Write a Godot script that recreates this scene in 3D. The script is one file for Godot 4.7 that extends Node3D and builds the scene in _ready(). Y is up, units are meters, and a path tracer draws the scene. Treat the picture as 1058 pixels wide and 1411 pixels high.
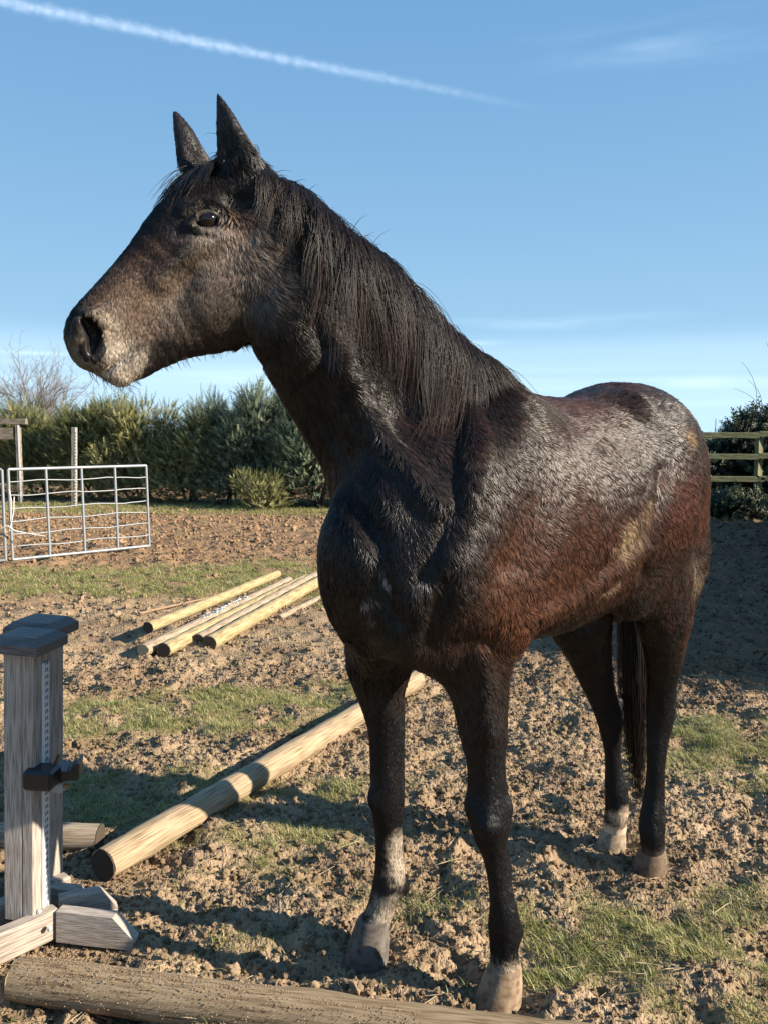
extends Node3D

const TEST := false
const COAT := true
const GROUND := true
const BUSHES := true

# ---------------------------------------------------------------- small helpers
var rng := RandomNumberGenerator.new()
var taken := {}

func noise(kind: int, freq: float, sd: int, oct := 3) -> FastNoiseLite:
	var n := FastNoiseLite.new()
	n.noise_type = kind
	n.frequency = freq
	n.seed = sd
	n.fractal_octaves = oct
	if oct <= 1:
		n.fractal_type = FastNoiseLite.FRACTAL_NONE
	return n

func tag(o: Node, label := "", category := "", group := "", kind := "") -> void:
	for pair in [["label", label], ["category", category], ["group", group], ["kind", kind]]:
		if pair[1] != "":
			o.set_meta(pair[0], pair[1])

func numbered(called: String) -> String:
	if not taken.has(called):
		taken[called] = 0
		return called
	taken[called] += 1
	return "%s_%03d" % [called, taken[called]]

func base(called: String, at := Vector3.ZERO, turn := 0.0) -> Node3D:
	var o := Node3D.new()
	o.name = numbered(called)
	add_child(o)
	o.position = at
	o.rotation.y = turn
	return o

func put(mesh: Mesh, called: String, mat: Material, parent: Node = self) -> MeshInstance3D:
	var o := MeshInstance3D.new()
	o.mesh = mesh
	o.material_override = mat
	if parent == self:
		o.name = numbered(called)
	else:
		var n := called
		var k := 0
		while parent.has_node(NodePath(n)):
			k += 1
			n = "%s_%03d" % [called, k]
		o.name = n
	parent.add_child(o)
	return o

func array_mesh(v: PackedVector3Array, n: PackedVector3Array, ix: PackedInt32Array, c := PackedColorArray(), uv := PackedVector2Array()) -> ArrayMesh:
	var a := []
	a.resize(Mesh.ARRAY_MAX)
	a[Mesh.ARRAY_VERTEX] = v
	a[Mesh.ARRAY_NORMAL] = n
	a[Mesh.ARRAY_INDEX] = ix
	if c.size():
		a[Mesh.ARRAY_COLOR] = c
	if uv.size():
		a[Mesh.ARRAY_TEX_UV] = uv
	var m := ArrayMesh.new()
	m.add_surface_from_arrays(Mesh.PRIMITIVE_TRIANGLES, a)
	return m

func lin(r: float, g: float, b: float) -> Color:
	return Color(r, g, b).linear_to_srgb()

func mat(c: Color, rough := 0.8, spec := 0.5) -> StandardMaterial3D:
	var m := StandardMaterial3D.new()
	m.albedo_color = c
	m.roughness = rough
	m.metallic_specular = spec
	return m

# ---------------------------------------------------------------- distance field for the horse
var sA := PackedVector3Array()
var sD := PackedVector3Array()
var sU := PackedVector3Array()
var sV := PackedVector3Array()
var sW := PackedVector3Array()
var sI := PackedFloat32Array()
var a0 := PackedFloat32Array()
var da := PackedFloat32Array()
var b0 := PackedFloat32Array()
var db := PackedFloat32Array()
var rc := PackedFloat32Array()
var sc := PackedInt32Array()
var ck := PackedFloat32Array()
var cop := PackedInt32Array()

func chain(st: Array, side: Vector3, k := 0.04, op := 0, sub := 3) -> void:
	var id := ck.size()
	ck.append(k)
	cop.append(op)
	var n := st.size()
	var pts := []
	if n == 1:
		pts = [st[0], [st[0][0] + Vector3(0.0001, 0, 0), st[0][1], st[0][2]]]
	else:
		for i in n - 1:
			var p0 = st[maxi(i - 1, 0)]
			var p1 = st[i]
			var p2 = st[i + 1]
			var p3 = st[mini(i + 2, n - 1)]
			for j in sub:
				var t := float(j) / sub
				pts.append([p1[0].cubic_interpolate(p2[0], p0[0], p3[0], t), cubic_interpolate(p1[1], p2[1], p0[1], p3[1], t), cubic_interpolate(p1[2], p2[2], p0[2], p3[2], t)])
		pts.append(st[n - 1])
	for i in pts.size() - 1:
		var A: Vector3 = pts[i][0]
		var D: Vector3 = pts[i + 1][0] - A
		var w := D.normalized()
		var u := (side - w * side.dot(w)).normalized()
		sA.append(A)
		sD.append(D)
		sW.append(w)
		sU.append(u)
		sV.append(w.cross(u))
		sI.append(1.0 / maxf(D.length_squared(), 1e-9))
		a0.append(pts[i][1])
		da.append(pts[i + 1][1] - pts[i][1])
		b0.append(pts[i][2])
		db.append(pts[i + 1][2] - pts[i][2])
		rc.append((pts[i][1] + pts[i][2]) * 0.5)
		sc.append(id)

func ball(p: Vector3, r: Vector3, u: Vector3, w: Vector3, k := 0.03, op := 0) -> void:   # an ellipsoid: r.x along u, r.y along w x u, r.z along w
	var id := ck.size()
	ck.append(k)
	cop.append(op)
	var uu := (u - w * u.dot(w)).normalized()
	sA.append(p); sD.append(Vector3.ZERO); sW.append(w); sU.append(uu); sV.append(w.cross(uu)); sI.append(0.0)
	a0.append(r.x); da.append(0.0); b0.append(r.y); db.append(0.0); rc.append(r.z); sc.append(id)

func comb(d: float, c: float, id: int) -> float:
	var k := ck[id]
	if cop[id] == 0:
		var h := maxf(k - absf(d - c), 0.0) / k
		return minf(d, c) - h * h * k * 0.25
	var g := maxf(k - absf(d + c), 0.0) / k
	return maxf(d, -c) + g * g * k * 0.25

func sdf(p: Vector3, L: PackedInt32Array) -> float:
	var d := 1000.0
	var cd := 1000.0
	var cc := -1
	for i in L:
		if sc[i] != cc:
			if cc >= 0:
				d = comb(d, cd, cc)
			cc = sc[i]
			cd = 1000.0
		var q := p - sA[i]
		var t := clampf(q.dot(sD[i]) * sI[i], 0.0, 1.0)
		q -= sD[i] * t
		var x := q.dot(sU[i]) / (a0[i] + t * da[i])
		var y := q.dot(sV[i]) / (b0[i] + t * db[i])
		var z := q.dot(sW[i]) / rc[i]
		var k := sqrt(x * x + y * y + z * z)
		if k < 0.001:
			cd = minf(cd, -minf(a0[i], b0[i]))
		else:
			cd = minf(cd, q.length() * (1.0 - 1.0 / k))
	if cc >= 0:
		d = comb(d, cd, cc)
	return d

func near_list(c: Vector3, reach: float, L: PackedInt32Array) -> PackedInt32Array:
	var out := PackedInt32Array()
	for i in L:
		var q := c - sA[i]
		var t := clampf(q.dot(sD[i]) * sI[i], 0.0, 1.0)
		q -= sD[i] * t
		var x := q.dot(sU[i]) / (a0[i] + t * da[i])
		var y := q.dot(sV[i]) / (b0[i] + t * db[i])
		var z := q.dot(sW[i]) / rc[i]
		var k := sqrt(x * x + y * y + z * z)
		if k < 1.0 or q.length() * (1.0 - 1.0 / k) * 0.7 < reach:
			out.append(i)
	return out

const G1 := Vector3(1, -1, -1)
const G2 := Vector3(-1, -1, 1)
const G3 := Vector3(-1, 1, -1)
const G4 := Vector3(1, 1, 1)

func grad(p: Vector3, L: PackedInt32Array, e := 0.002) -> Vector3:
	return (G1 * sdf(p + G1 * e, L) + G2 * sdf(p + G2 * e, L) + G3 * sdf(p + G3 * e, L) + G4 * sdf(p + G4 * e, L)).normalized()

var lists := {}      # coarse place -> the primitives near it (kept for the coat and the mane)
const LC := 0.06

func list_at(p: Vector3) -> PackedInt32Array:
	var key := Vector3i((p / LC).floor())
	if not lists.has(key):
		var big := Vector3i((p / 0.24).floor()) + Vector3i(10000, 0, 0)
		if not lists.has(big):
			lists[big] = near_list((Vector3(big - Vector3i(10000, 0, 0)) + Vector3(0.5, 0.5, 0.5)) * 0.24, 0.24 * 0.87 + 0.06, PackedInt32Array(range(sA.size())))
		lists[key] = near_list((Vector3(key) + Vector3(0.5, 0.5, 0.5)) * LC, LC * 0.87 + 0.05, lists[big])
	return lists[key]

# surface nets of the field inside a box; cells whose centre lies on the far side of the plane are left to the other grid
func nets(lo: Vector3, hi: Vector3, h: float, cut_n: Vector3, cut_d: float, V: PackedVector3Array, I: PackedInt32Array) -> void:
	var n := Vector3i(((hi - lo) / h).ceil()) + Vector3i.ONE
	var sx := 1
	var sy := n.x
	var sz := n.x * n.y
	var f := PackedFloat32Array()
	f.resize(n.x * n.y * n.z)
	f.fill(9.0)
	var vert := PackedInt32Array()
	vert.resize(f.size())
	vert.fill(-1)
	var B := 4
	var TB := 16
	var all := PackedInt32Array(range(sA.size()))
	var cells := PackedInt32Array()
	for tz in range(0, n.z, TB):
		for ty in range(0, n.y, TB):
			for tx in range(0, n.x, TB):
				var tc := lo + (Vector3(tx, ty, tz) + Vector3.ONE * TB * 0.5) * h
				var tr := TB * h * 0.87
				var TL := near_list(tc, tr + 0.04, all)
				if TL.is_empty():
					continue
				if cut_n.dot(tc) < cut_d - tr:
					continue
				for bz in range(tz, mini(tz + TB, n.z - 1), B):
					for by in range(ty, mini(ty + TB, n.y - 1), B):
						for bx in range(tx, mini(tx + TB, n.x - 1), B):
							var bc := lo + (Vector3(bx, by, bz) + Vector3.ONE * B * 0.5) * h
							var br := B * h * 0.87
							if cut_n.dot(bc) < cut_d - br:
								continue
							var BL := near_list(bc, br + 0.04, TL)
							if BL.is_empty():
								continue
							var dc := sdf(bc, BL)
							if absf(dc) > br * 1.5 + 0.02:
								continue
							var ex := mini(bx + B, n.x - 1)
							var ey := mini(by + B, n.y - 1)
							var ez := mini(bz + B, n.z - 1)
							for z in range(bz, ez + 1):
								for y in range(by, ey + 1):
									var at := bx + y * sy + z * sz
									for x in range(bx, ex + 1):
										if f[at] == 9.0:
											f[at] = sdf(lo + Vector3(x, y, z) * h, BL)
										at += 1
							for z in range(bz, ez):
								for y in range(by, ey):
									for x in range(bx, ex):
										cells.append(x + y * sy + z * sz)
	var off := [0, sx, sy, sx + sy, sz, sx + sz, sy + sz, sx + sy + sz]
	var E := [[0, 1], [2, 3], [4, 5], [6, 7], [0, 2], [1, 3], [4, 6], [5, 7], [0, 4], [1, 5], [2, 6], [3, 7]]
	var P := [Vector3(0, 0, 0), Vector3(1, 0, 0), Vector3(0, 1, 0), Vector3(1, 1, 0), Vector3(0, 0, 1), Vector3(1, 0, 1), Vector3(0, 1, 1), Vector3(1, 1, 1)]
	for c in cells:
		var s := 0
		for k in 8:
			if f[c + off[k]] < 0.0:
				s += 1
		if s == 0 or s == 8:
			continue
		var cell := Vector3(c % n.x, (c / sy) % n.y, c / sz)
		if cut_n.dot(lo + (cell + Vector3.ONE * 0.5) * h) < cut_d:
			continue
		var sum := Vector3.ZERO
		var m := 0
		for e in E:
			var fa := f[c + off[e[0]]]
			var fb := f[c + off[e[1]]]
			if (fa < 0.0) != (fb < 0.0):
				sum += P[e[0]].lerp(P[e[1]], fa / (fa - fb))
				m += 1
		vert[c] = V.size()
		V.append(lo + (cell + sum / m) * h)
	for c in cells:
		if vert[c] < 0:
			continue
		var inside := f[c] < 0.0
		for ax in 3:
			var d0: int = [sx, sy, sz][ax]
			if (f[c + d0] < 0.0) == inside:
				continue
			var d1: int = [sy, sz, sx][ax]
			var d2: int = [sz, sx, sy][ax]
			if c - d1 - d2 < 0:
				continue
			var q := [vert[c], vert[c - d1], vert[c - d1 - d2], vert[c - d2]]
			if q.min() < 0:
				continue
			if inside:
				I.append_array(PackedInt32Array([q[0], q[2], q[1], q[0], q[3], q[2]]))
			else:
				I.append_array(PackedInt32Array([q[0], q[1], q[2], q[0], q[2], q[3]]))

const HC := Vector3(0.825, 1.916, 0.295)
const E1 := Vector3(0.939, 0, 0.343)
const E3 := Vector3(0.343, 0, -0.939)
const UP := Vector3.UP
const LEFT := Vector3(0, 0, -1)

func mir(p: Vector3) -> Vector3:
	return p - E3 * (2.0 * (p - HC).dot(E3))

func mirrored(st: Array) -> Array:
	return st.map(func(s): return [mir(s[0]), s[1], s[2]])

func horse_field() -> void:
	# trunk
	chain([[Vector3(-0.760, 1.370, -0.000), .11, .17], [Vector3(-0.650, 1.372, -0.000), .21, .27], [Vector3(-0.530, 1.365, -0.000), .262, .302], [Vector3(-0.370, 1.295, -0.000), .275, .328], [Vector3(-0.120, 1.250, -0.000), .285, .338], [Vector3(0.100, 1.270, -0.000), .25, .33], [Vector3(0.280, 1.260, -0.000), .21, .30], [Vector3(0.420, 1.200, -0.000), .165, .23]], LEFT, .05)
	# withers and back
	chain([[Vector3(0.240, 1.490, -0.000), .07, .11], [Vector3(0.050, 1.500, -0.000), .075, .12], [Vector3(-0.150, 1.470, -0.000), .08, .115]], LEFT, .08)
	# neck
	var ns := Vector3(.349, 0, -.938)
	chain([[Vector3(0.663, 1.953, 0.168), .066, 0.1287], [Vector3(0.618, 1.858, 0.154), .075, .166], [Vector3(0.512, 1.744, 0.125), .085, .200], [Vector3(0.396, 1.638, 0.115), .100, .222], [Vector3(0.295, 1.535, 0.091), .130, .254], [Vector3(0.230, 1.401, 0.073), .175, .29]], ns, .05)
	# crest
	chain([[Vector3(0.651, 2.058, 0.156), .03, .03], [Vector3(0.544, 1.963, 0.101), .032, .04], [Vector3(0.399, 1.856, 0.051), .035, .045], [Vector3(0.248, 1.709, 0.009), .045, .05], [Vector3(0.139, 1.627, -0.023), .06, .06]], ns, .05)
	# windpipe side of the neck and the long muscle above it
	chain([[Vector3(0.675, 1.757, 0.152), .05, .045], [Vector3(0.571, 1.582, 0.152), .055, .05], [Vector3(0.454, 1.402, 0.127), .07, .06]], ns, .08)
	chain([[Vector3(0.644, 1.811, 0.110), .026, .05], [Vector3(0.570, 1.659, 0.083), .030, .055], [Vector3(0.480, 1.482, 0.043), .036, .06], [Vector3(0.399, 1.335, -0.004), .045, .07]], ns, .08)
	# shoulders
	for s in [1.0, -1.0]:
		var far: bool = s < 0
		var fx := .06 if far else 0.0
		chain([[Vector3(.10, 1.50, -.13 * s), .05, .10], [Vector3(.27 + fx * .5, 1.36, -(.15 - fx * 1.2) * s), .058, .12], [Vector3(.41 + fx, 1.20, -(.17 - fx * 1.6) * s), .072, .10], [Vector3(.37 + fx, 1.12, -(.17 - fx * 1.6) * s), .070, .10]], LEFT * s, .09)
		chain([[Vector3(.05, 1.33, -.175 * s), .05, .09], [Vector3(.16 + fx, 1.16, -.18 * s), .07, .11], [Vector3(.23 + fx, 1.04, -.17 * s), .075, .09]], LEFT * s, .09)
	# breast
	ball(Vector3(0.470, 1.110, -0.085), Vector3(.105, .14, .11), LEFT, Vector3(1, 0, 0), .04)
	ball(Vector3(0.500, 1.120, 0.062), Vector3(.078, .14, .10), LEFT, Vector3(1, 0, 0), .04)
	ball(Vector3(0.360, 1.050, -0.000), Vector3(.16, .13, .16), LEFT, Vector3(1, 0, 0), .05)
	# fore legs
	chain([[Vector3(0.400, 1.020, -0.060), .08, .09], [Vector3(0.286, 0.909, -0.092), .06, .075], [Vector3(0.272, 0.826, -0.118), .045, .055], [Vector3(0.266, 0.733, -0.137), .035, .045]], LEFT, .05)
	chain([[Vector3(0.440, 1.020, 0.080), .08, .09], [Vector3(0.292, 0.848, 0.210), .06, .075]], LEFT, .05)
	chain([[Vector3(0.233, 1.010, -0.113), .088, .10], [Vector3(0.253, 0.929, -0.122), .070, .078], [Vector3(0.260, 0.826, -0.129), .057, .062], [Vector3(0.261, 0.694, -0.142), .048, .05], [Vector3(0.256, 0.587, -0.146), .049, .050], [Vector3(0.256, 0.520, -0.153), .054, .056], [Vector3(0.250, 0.461, -0.158), .044, .047], [Vector3(0.237, 0.403, -0.163), .034, .037], [Vector3(0.229, 0.336, -0.170), .029, .034], [Vector3(0.223, 0.269, -0.176), .032, .036], [Vector3(0.212, 0.209, -0.172), .041, .044], [Vector3(0.208, 0.165, -0.170), .039, .041], [Vector3(0.207, 0.112, -0.170), .036, .038], [Vector3(0.205, 0.063, -0.172), .044, .046]], LEFT, .05)
	chain([[Vector3(0.285, 0.960, 0.231), .086, .10], [Vector3(0.309, 0.869, 0.225), .080, .085], [Vector3(0.310, 0.787, 0.212), .064, .068], [Vector3(0.296, 0.670, 0.200), .05, .053], [Vector3(0.294, 0.563, 0.198), .047, .05], [Vector3(0.296, 0.478, 0.193), .046, .05], [Vector3(0.296, 0.417, 0.193), .044, .047], [Vector3(0.291, 0.362, 0.196), .037, .041], [Vector3(0.286, 0.298, 0.198), .033, .043], [Vector3(0.281, 0.234, 0.200), .040, .047], [Vector3(0.289, 0.183, 0.201), .042, .048], [Vector3(0.312, 0.122, 0.207), .036, .040], [Vector3(0.336, 0.068, 0.212), .046, .048]], LEFT, .05)
	# hind legs
	for s in [1.0, -1.0]:
		chain([[Vector3(-.56, 1.46, -.10 * s), .13, .17], [Vector3(-.50, 1.26, -.15 * s), .115, .19], [Vector3(-.48, 1.10, -.15 * s), .09, .15]], LEFT * s, .08)
		chain([[Vector3(-.73, 1.42, -.070 * s), .095, .11], [Vector3(-.755, 1.26, -.095 * s), .095, .10], [Vector3(-.76, 1.08, -.115 * s), .085, .09], [Vector3(-.70, .92, -.11 * s), .06, .07]], LEFT * s, .08)
	chain([[Vector3(-0.592, 1.030, -0.130), .09, .14], [Vector3(-0.647, 0.902, -0.126), .075, .105], [Vector3(-0.687, 0.756, -0.109), .056, .070], [Vector3(-0.721, 0.644, -0.085), .046, .056], [Vector3(-0.739, 0.560, -0.075), .046, .055], [Vector3(-0.737, 0.496, -0.073), .041, .048], [Vector3(-0.723, 0.434, -0.074), .034, .040], [Vector3(-0.712, 0.348, -0.078), .029, .034], [Vector3(-0.711, 0.256, -0.076), .033, .038], [Vector3(-0.698, 0.161, -0.078), .043, .047], [Vector3(-0.690, 0.101, -0.085), .039, .042], [Vector3(-0.707, 0.046, -0.079), .044, .046]], LEFT, .05)
	chain([[Vector3(-0.461, 0.897, 0.069), .085, .12], [Vector3(-0.523, 0.786, 0.080), .068, .085], [Vector3(-0.595, 0.667, 0.096), .054, .065], [Vector3(-0.657, 0.579, 0.108), .046, .054], [Vector3(-0.690, 0.514, 0.104), .044, .053], [Vector3(-0.704, 0.450, 0.099), .038, .044], [Vector3(-0.713, 0.389, 0.097), .030, .036], [Vector3(-0.716, 0.335, 0.094), .026, .031], [Vector3(-0.726, 0.259, 0.092), .033, .038], [Vector3(-0.733, 0.196, 0.086), .040, .044], [Vector3(-0.734, 0.133, 0.085), .040, .043], [Vector3(-0.747, 0.052, 0.100), .042, .045]], LEFT, .05)
	ball(Vector3(0.289, 0.546, -0.129), Vector3(.02, .025, .03), LEFT, UP, .025)
	ball(Vector3(0.223, 0.534, -0.176), Vector3(.018, .022, .03), LEFT, UP, .025)
	ball(Vector3(0.295, 0.505, -0.185), Vector3(.022, .02, .022), LEFT, UP, .03)
	chain([[Vector3(0.225, 0.437, -0.194), .008, .012], [Vector3(0.231, 0.363, -0.203), .008, .012], [Vector3(0.223, 0.284, -0.210), .008, .010]], LEFT, .02, 1)
	chain([[Vector3(0.292, 0.386, 0.143), .008, .012], [Vector3(0.290, 0.311, 0.141), .008, .012], [Vector3(0.283, 0.251, 0.148), .008, .010]], LEFT, .02, 1)
	ball(Vector3(0.341, 0.468, 0.200), Vector3(.016, .022, .03), LEFT, UP, .025)
	ball(Vector3(0.170, 0.176, -0.183), Vector3(.016, .018, .022), LEFT, UP, .025)
	ball(Vector3(0.237, 0.169, 0.187), Vector3(.018, .018, .022), LEFT, UP, .025)
	ball(Vector3(-0.809, 0.562, -0.071), Vector3(.022, .03, .03), LEFT, UP, .03)
	ball(Vector3(-0.755, 0.531, 0.107), Vector3(.02, .03, .03), LEFT, UP, .03)
	# groin fold
	chain([[Vector3(-0.380, 1.020, -0.160), .05, .07], [Vector3(-0.500, 1.020, -0.150), .05, .08]], LEFT, .05)
	# head: skull to lips
	chain([[Vector3(0.710, 2.084, 0.253), .066, 0.0696], [Vector3(0.774, 2.036, 0.276), .080, 0.0939], [Vector3(0.837, 1.969, 0.299), .080, 0.1009], [Vector3(0.910, 1.880, 0.326), .062, 0.0869], [Vector3(0.981, 1.800, 0.352), .052, 0.0783], [Vector3(1.034, 1.746, 0.371), .053, 0.0713], [Vector3(1.056, 1.727, 0.379), .046, 0.0556]], E3, .03)
	chain([[Vector3(0.698, 2.102, 0.249), .045, 0.0417], [Vector3(0.684, 2.048, 0.187), .045, .04], [Vector3(0.651, 2.012, 0.157), .045, .05]], E3, .05)
	chain([[Vector3(0.734, 1.880, 0.262), .075, 0.1461], [Vector3(0.781, 1.819, 0.279), .076, 0.1148], [Vector3(0.860, 1.777, 0.308), .058, 0.0904], [Vector3(0.921, 1.726, 0.330), .045, 0.0661], [Vector3(0.957, 1.687, 0.343), .040, 0.0487]], E3, .03)
	chain([[Vector3(0.957, 1.687, 0.343), .036, 0.0383], [Vector3(0.997, 1.659, 0.358), .036, 0.0435]], E3, .02)
	chain([[Vector3(1.021, 1.682, 0.367), .044, 0.0452], [Vector3(1.054, 1.690, 0.379), .042, 0.0383]], E3, .02)
	for s in 2:
		var M := func(a: Array) -> Array: return mirrored(a) if s == 1 else a
		# cheek plate, cheek bone, brow
		chain(M.call([[Vector3(0.780, 1.942, 0.211), .02, .05], [Vector3(0.776, 1.850, 0.207), .022, .075], [Vector3(0.810, 1.798, 0.226), .02, .05]]), E3, .05)
		chain(M.call([[Vector3(0.753, 2.001, 0.190), .014, .016], [Vector3(0.809, 1.967, 0.204), .014, .018], [Vector3(0.874, 1.923, 0.234), .012, .016], [Vector3(0.928, 1.858, 0.274), .010, .014]]), E3, .04)
		chain(M.call([[Vector3(0.877, 2.014, 0.239), .014, .012], [Vector3(0.855, 2.029, 0.219), .014, .010], [Vector3(0.821, 2.027, 0.204), .014, .010], [Vector3(0.800, 2.009, 0.195), .014, .012]]), E3, .02)
		ball(M.call([[Vector3(0.784, 2.050, 0.189), 0, 0]])[0][0], Vector3(.026, .026, .013), E1, E3, .03, 1)
		ball(M.call([[Vector3(0.857, 1.987, 0.187), 0, 0]])[0][0], Vector3(.031, .018, .022), E1, E3, .008, 1)
		# eyelids
		chain(M.call([[Vector3(0.876, 1.985, 0.222), .006, .005], [Vector3(0.866, 2.002, 0.210), .007, .006], [Vector3(0.844, 2.010, 0.198), .007, .006], [Vector3(0.823, 2.001, 0.192), .007, .006], [Vector3(0.810, 1.986, 0.196), .006, .005]]), E3, .010)
		chain(M.call([[Vector3(0.876, 1.985, 0.222), .005, .004], [Vector3(0.864, 1.972, 0.210), .006, .005], [Vector3(0.840, 1.971, 0.200), .006, .005], [Vector3(0.810, 1.986, 0.196), .005, .004]]), E3, .010)
		# nostril wing, nostril
		chain(M.call([[Vector3(1.097, 1.724, 0.352), .010, .010], [Vector3(1.094, 1.756, 0.340), .010, .010], [Vector3(1.073, 1.774, 0.326), .010, .010], [Vector3(1.052, 1.760, 0.318), .009, .009]]), E3, .018)
		chain(M.call([[Vector3(1.083, 1.750, 0.323), .032, .012], [Vector3(1.070, 1.727, 0.321), .036, .017], [Vector3(1.072, 1.700, 0.326), .032, .012]]), E3, .007, 1)
		# corner of the mouth
		chain(M.call([[Vector3(0.985, 1.699, 0.294), .020, .006], [Vector3(1.025, 1.668, 0.313), .024, .007], [Vector3(1.055, 1.641, 0.330), .028, .007], [Vector3(1.073, 1.640, 0.354), .02, .005]]), E3, .008, 1)
	# ears: near, far
	for e in [[[Vector3(0.742, 2.108, 0.206), Vector3(0.760, 2.157, 0.208), Vector3(0.778, 2.207, 0.212), Vector3(0.789, 2.247, 0.216), Vector3(0.801, 2.286, 0.222)], .012], [[Vector3(0.784, 2.125, 0.338), Vector3(0.797, 2.173, 0.349), Vector3(0.811, 2.219, 0.356), Vector3(0.824, 2.252, 0.360), Vector3(0.835, 2.278, 0.363)], -.012]]:
		var p: Array = e[0]
		var sd: Vector3 = (E3 + E1 * 0.5 * signf(e[1])).normalized()
		chain([[p[0], .026, 0.0452], [p[1], .026, 0.0400], [p[2], .021, 0.0296], [p[3], .012, 0.0174], [p[4], .003, .003]], sd, .02)
		var o: Vector3 = (E1 * .75 + E3 * e[1] / .012 * .65) * 0.026
		chain([[p[1] + o * .9, .010, .018], [p[2] + o * .85, .012, .016], [p[3] + o * .55, .006, .009]], sd, .008, 1)
	# SFBLOCK: furrows and ridges on the surface
	for g in [
		[[Vector3(0.641, 1.637, 0.078), Vector3(0.579, 1.500, 0.084), Vector3(0.583, 1.363, -0.014), Vector3(0.588, 1.274, -0.093)], .022],
		[[Vector3(0.336, 1.519, -0.110), Vector3(0.411, 1.415, -0.173), Vector3(0.475, 1.300, -0.196), Vector3(0.530, 1.184, -0.177)], .009],
		[[Vector3(0.589, 1.330, -0.055), Vector3(0.590, 1.249, -0.099), Vector3(0.585, 1.166, -0.109), Vector3(0.567, 1.083, -0.131)], .013],
		[[Vector3(0.493, 1.169, -0.215), Vector3(0.502, 1.082, -0.188), Vector3(0.492, 1.014, -0.159)], .016],
		[[Vector3(-0.360, 1.415, -0.257), Vector3(-0.304, 1.292, -0.280), Vector3(-0.275, 1.181, -0.272), Vector3(-0.314, 1.097, -0.239)], .009],
		[[Vector3(0.656, 1.772, 0.062), Vector3(0.617, 1.672, 0.053), Vector3(0.533, 1.545, 0.023)], .012],
	]:
		chain(g[0].map(func(p): return [p, g[1], g[1]]), UP if absf((g[0][1] - g[0][0]).normalized().y) < .7 else Vector3.RIGHT, .035, 1)
	for g in [
		[[Vector3(0.594, 1.673, 0.043), Vector3(0.524, 1.553, 0.020), Vector3(0.498, 1.431, -0.080), Vector3(0.472, 1.348, -0.166)], .016, .012],
		[[Vector3(0.286, 1.555, -0.098), Vector3(0.360, 1.448, -0.181), Vector3(0.405, 1.347, -0.214)], .014, .012],
		[[Vector3(0.170, 1.051, -0.244), Vector3(-0.009, 1.084, -0.238), Vector3(-0.130, 1.143, -0.271), Vector3(-0.248, 1.198, -0.278)], .012, .008],
		[[Vector3(0.325, 0.961, -0.175), Vector3(0.309, 0.846, -0.174), Vector3(0.299, 0.753, -0.183)], .012, .008],
	]:
		chain(g[0].map(func(p): return [p, g[1], g[2]]), UP, .04)
	ball(Vector3(-0.397, 1.566, -0.133), Vector3(.035, .035, .05), LEFT, UP, .06)

var hV := PackedVector3Array()
var hN := PackedVector3Array()
var hI := PackedInt32Array()
var hBody := 0
var horse: Node3D

func smooth_mesh(V: PackedVector3Array, I: PackedInt32Array, from: int, to: int, times: int) -> void:
	for k in times:
		var sum := PackedVector3Array()
		sum.resize(V.size())
		var cnt := PackedInt32Array()
		cnt.resize(V.size())
		for i in range(0, I.size(), 3):
			var a := I[i]
			if a < from or a >= to:
				continue
			var b := I[i + 1]
			var c := I[i + 2]
			sum[a] += V[b] + V[c]
			sum[b] += V[c] + V[a]
			sum[c] += V[a] + V[b]
			cnt[a] += 2
			cnt[b] += 2
			cnt[c] += 2
		var w := .6 if k % 2 == 0 else -.5
		if k == times - 1 and k % 2 == 0:
			w = .25
		for i in range(from, to):
			if cnt[i]:
				V[i] = V[i].lerp(sum[i] / cnt[i], w)

func face_normals(V: PackedVector3Array, I: PackedInt32Array) -> PackedVector3Array:
	var N := PackedVector3Array()
	N.resize(V.size())
	for i in range(0, I.size(), 3):
		var a := V[I[i]]
		var n := (V[I[i + 2]] - a).cross(V[I[i + 1]] - a)
		N[I[i]] += n
		N[I[i + 1]] += n
		N[I[i + 2]] += n
	for i in N.size():
		N[i] = N[i].normalized()
	return N


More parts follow.
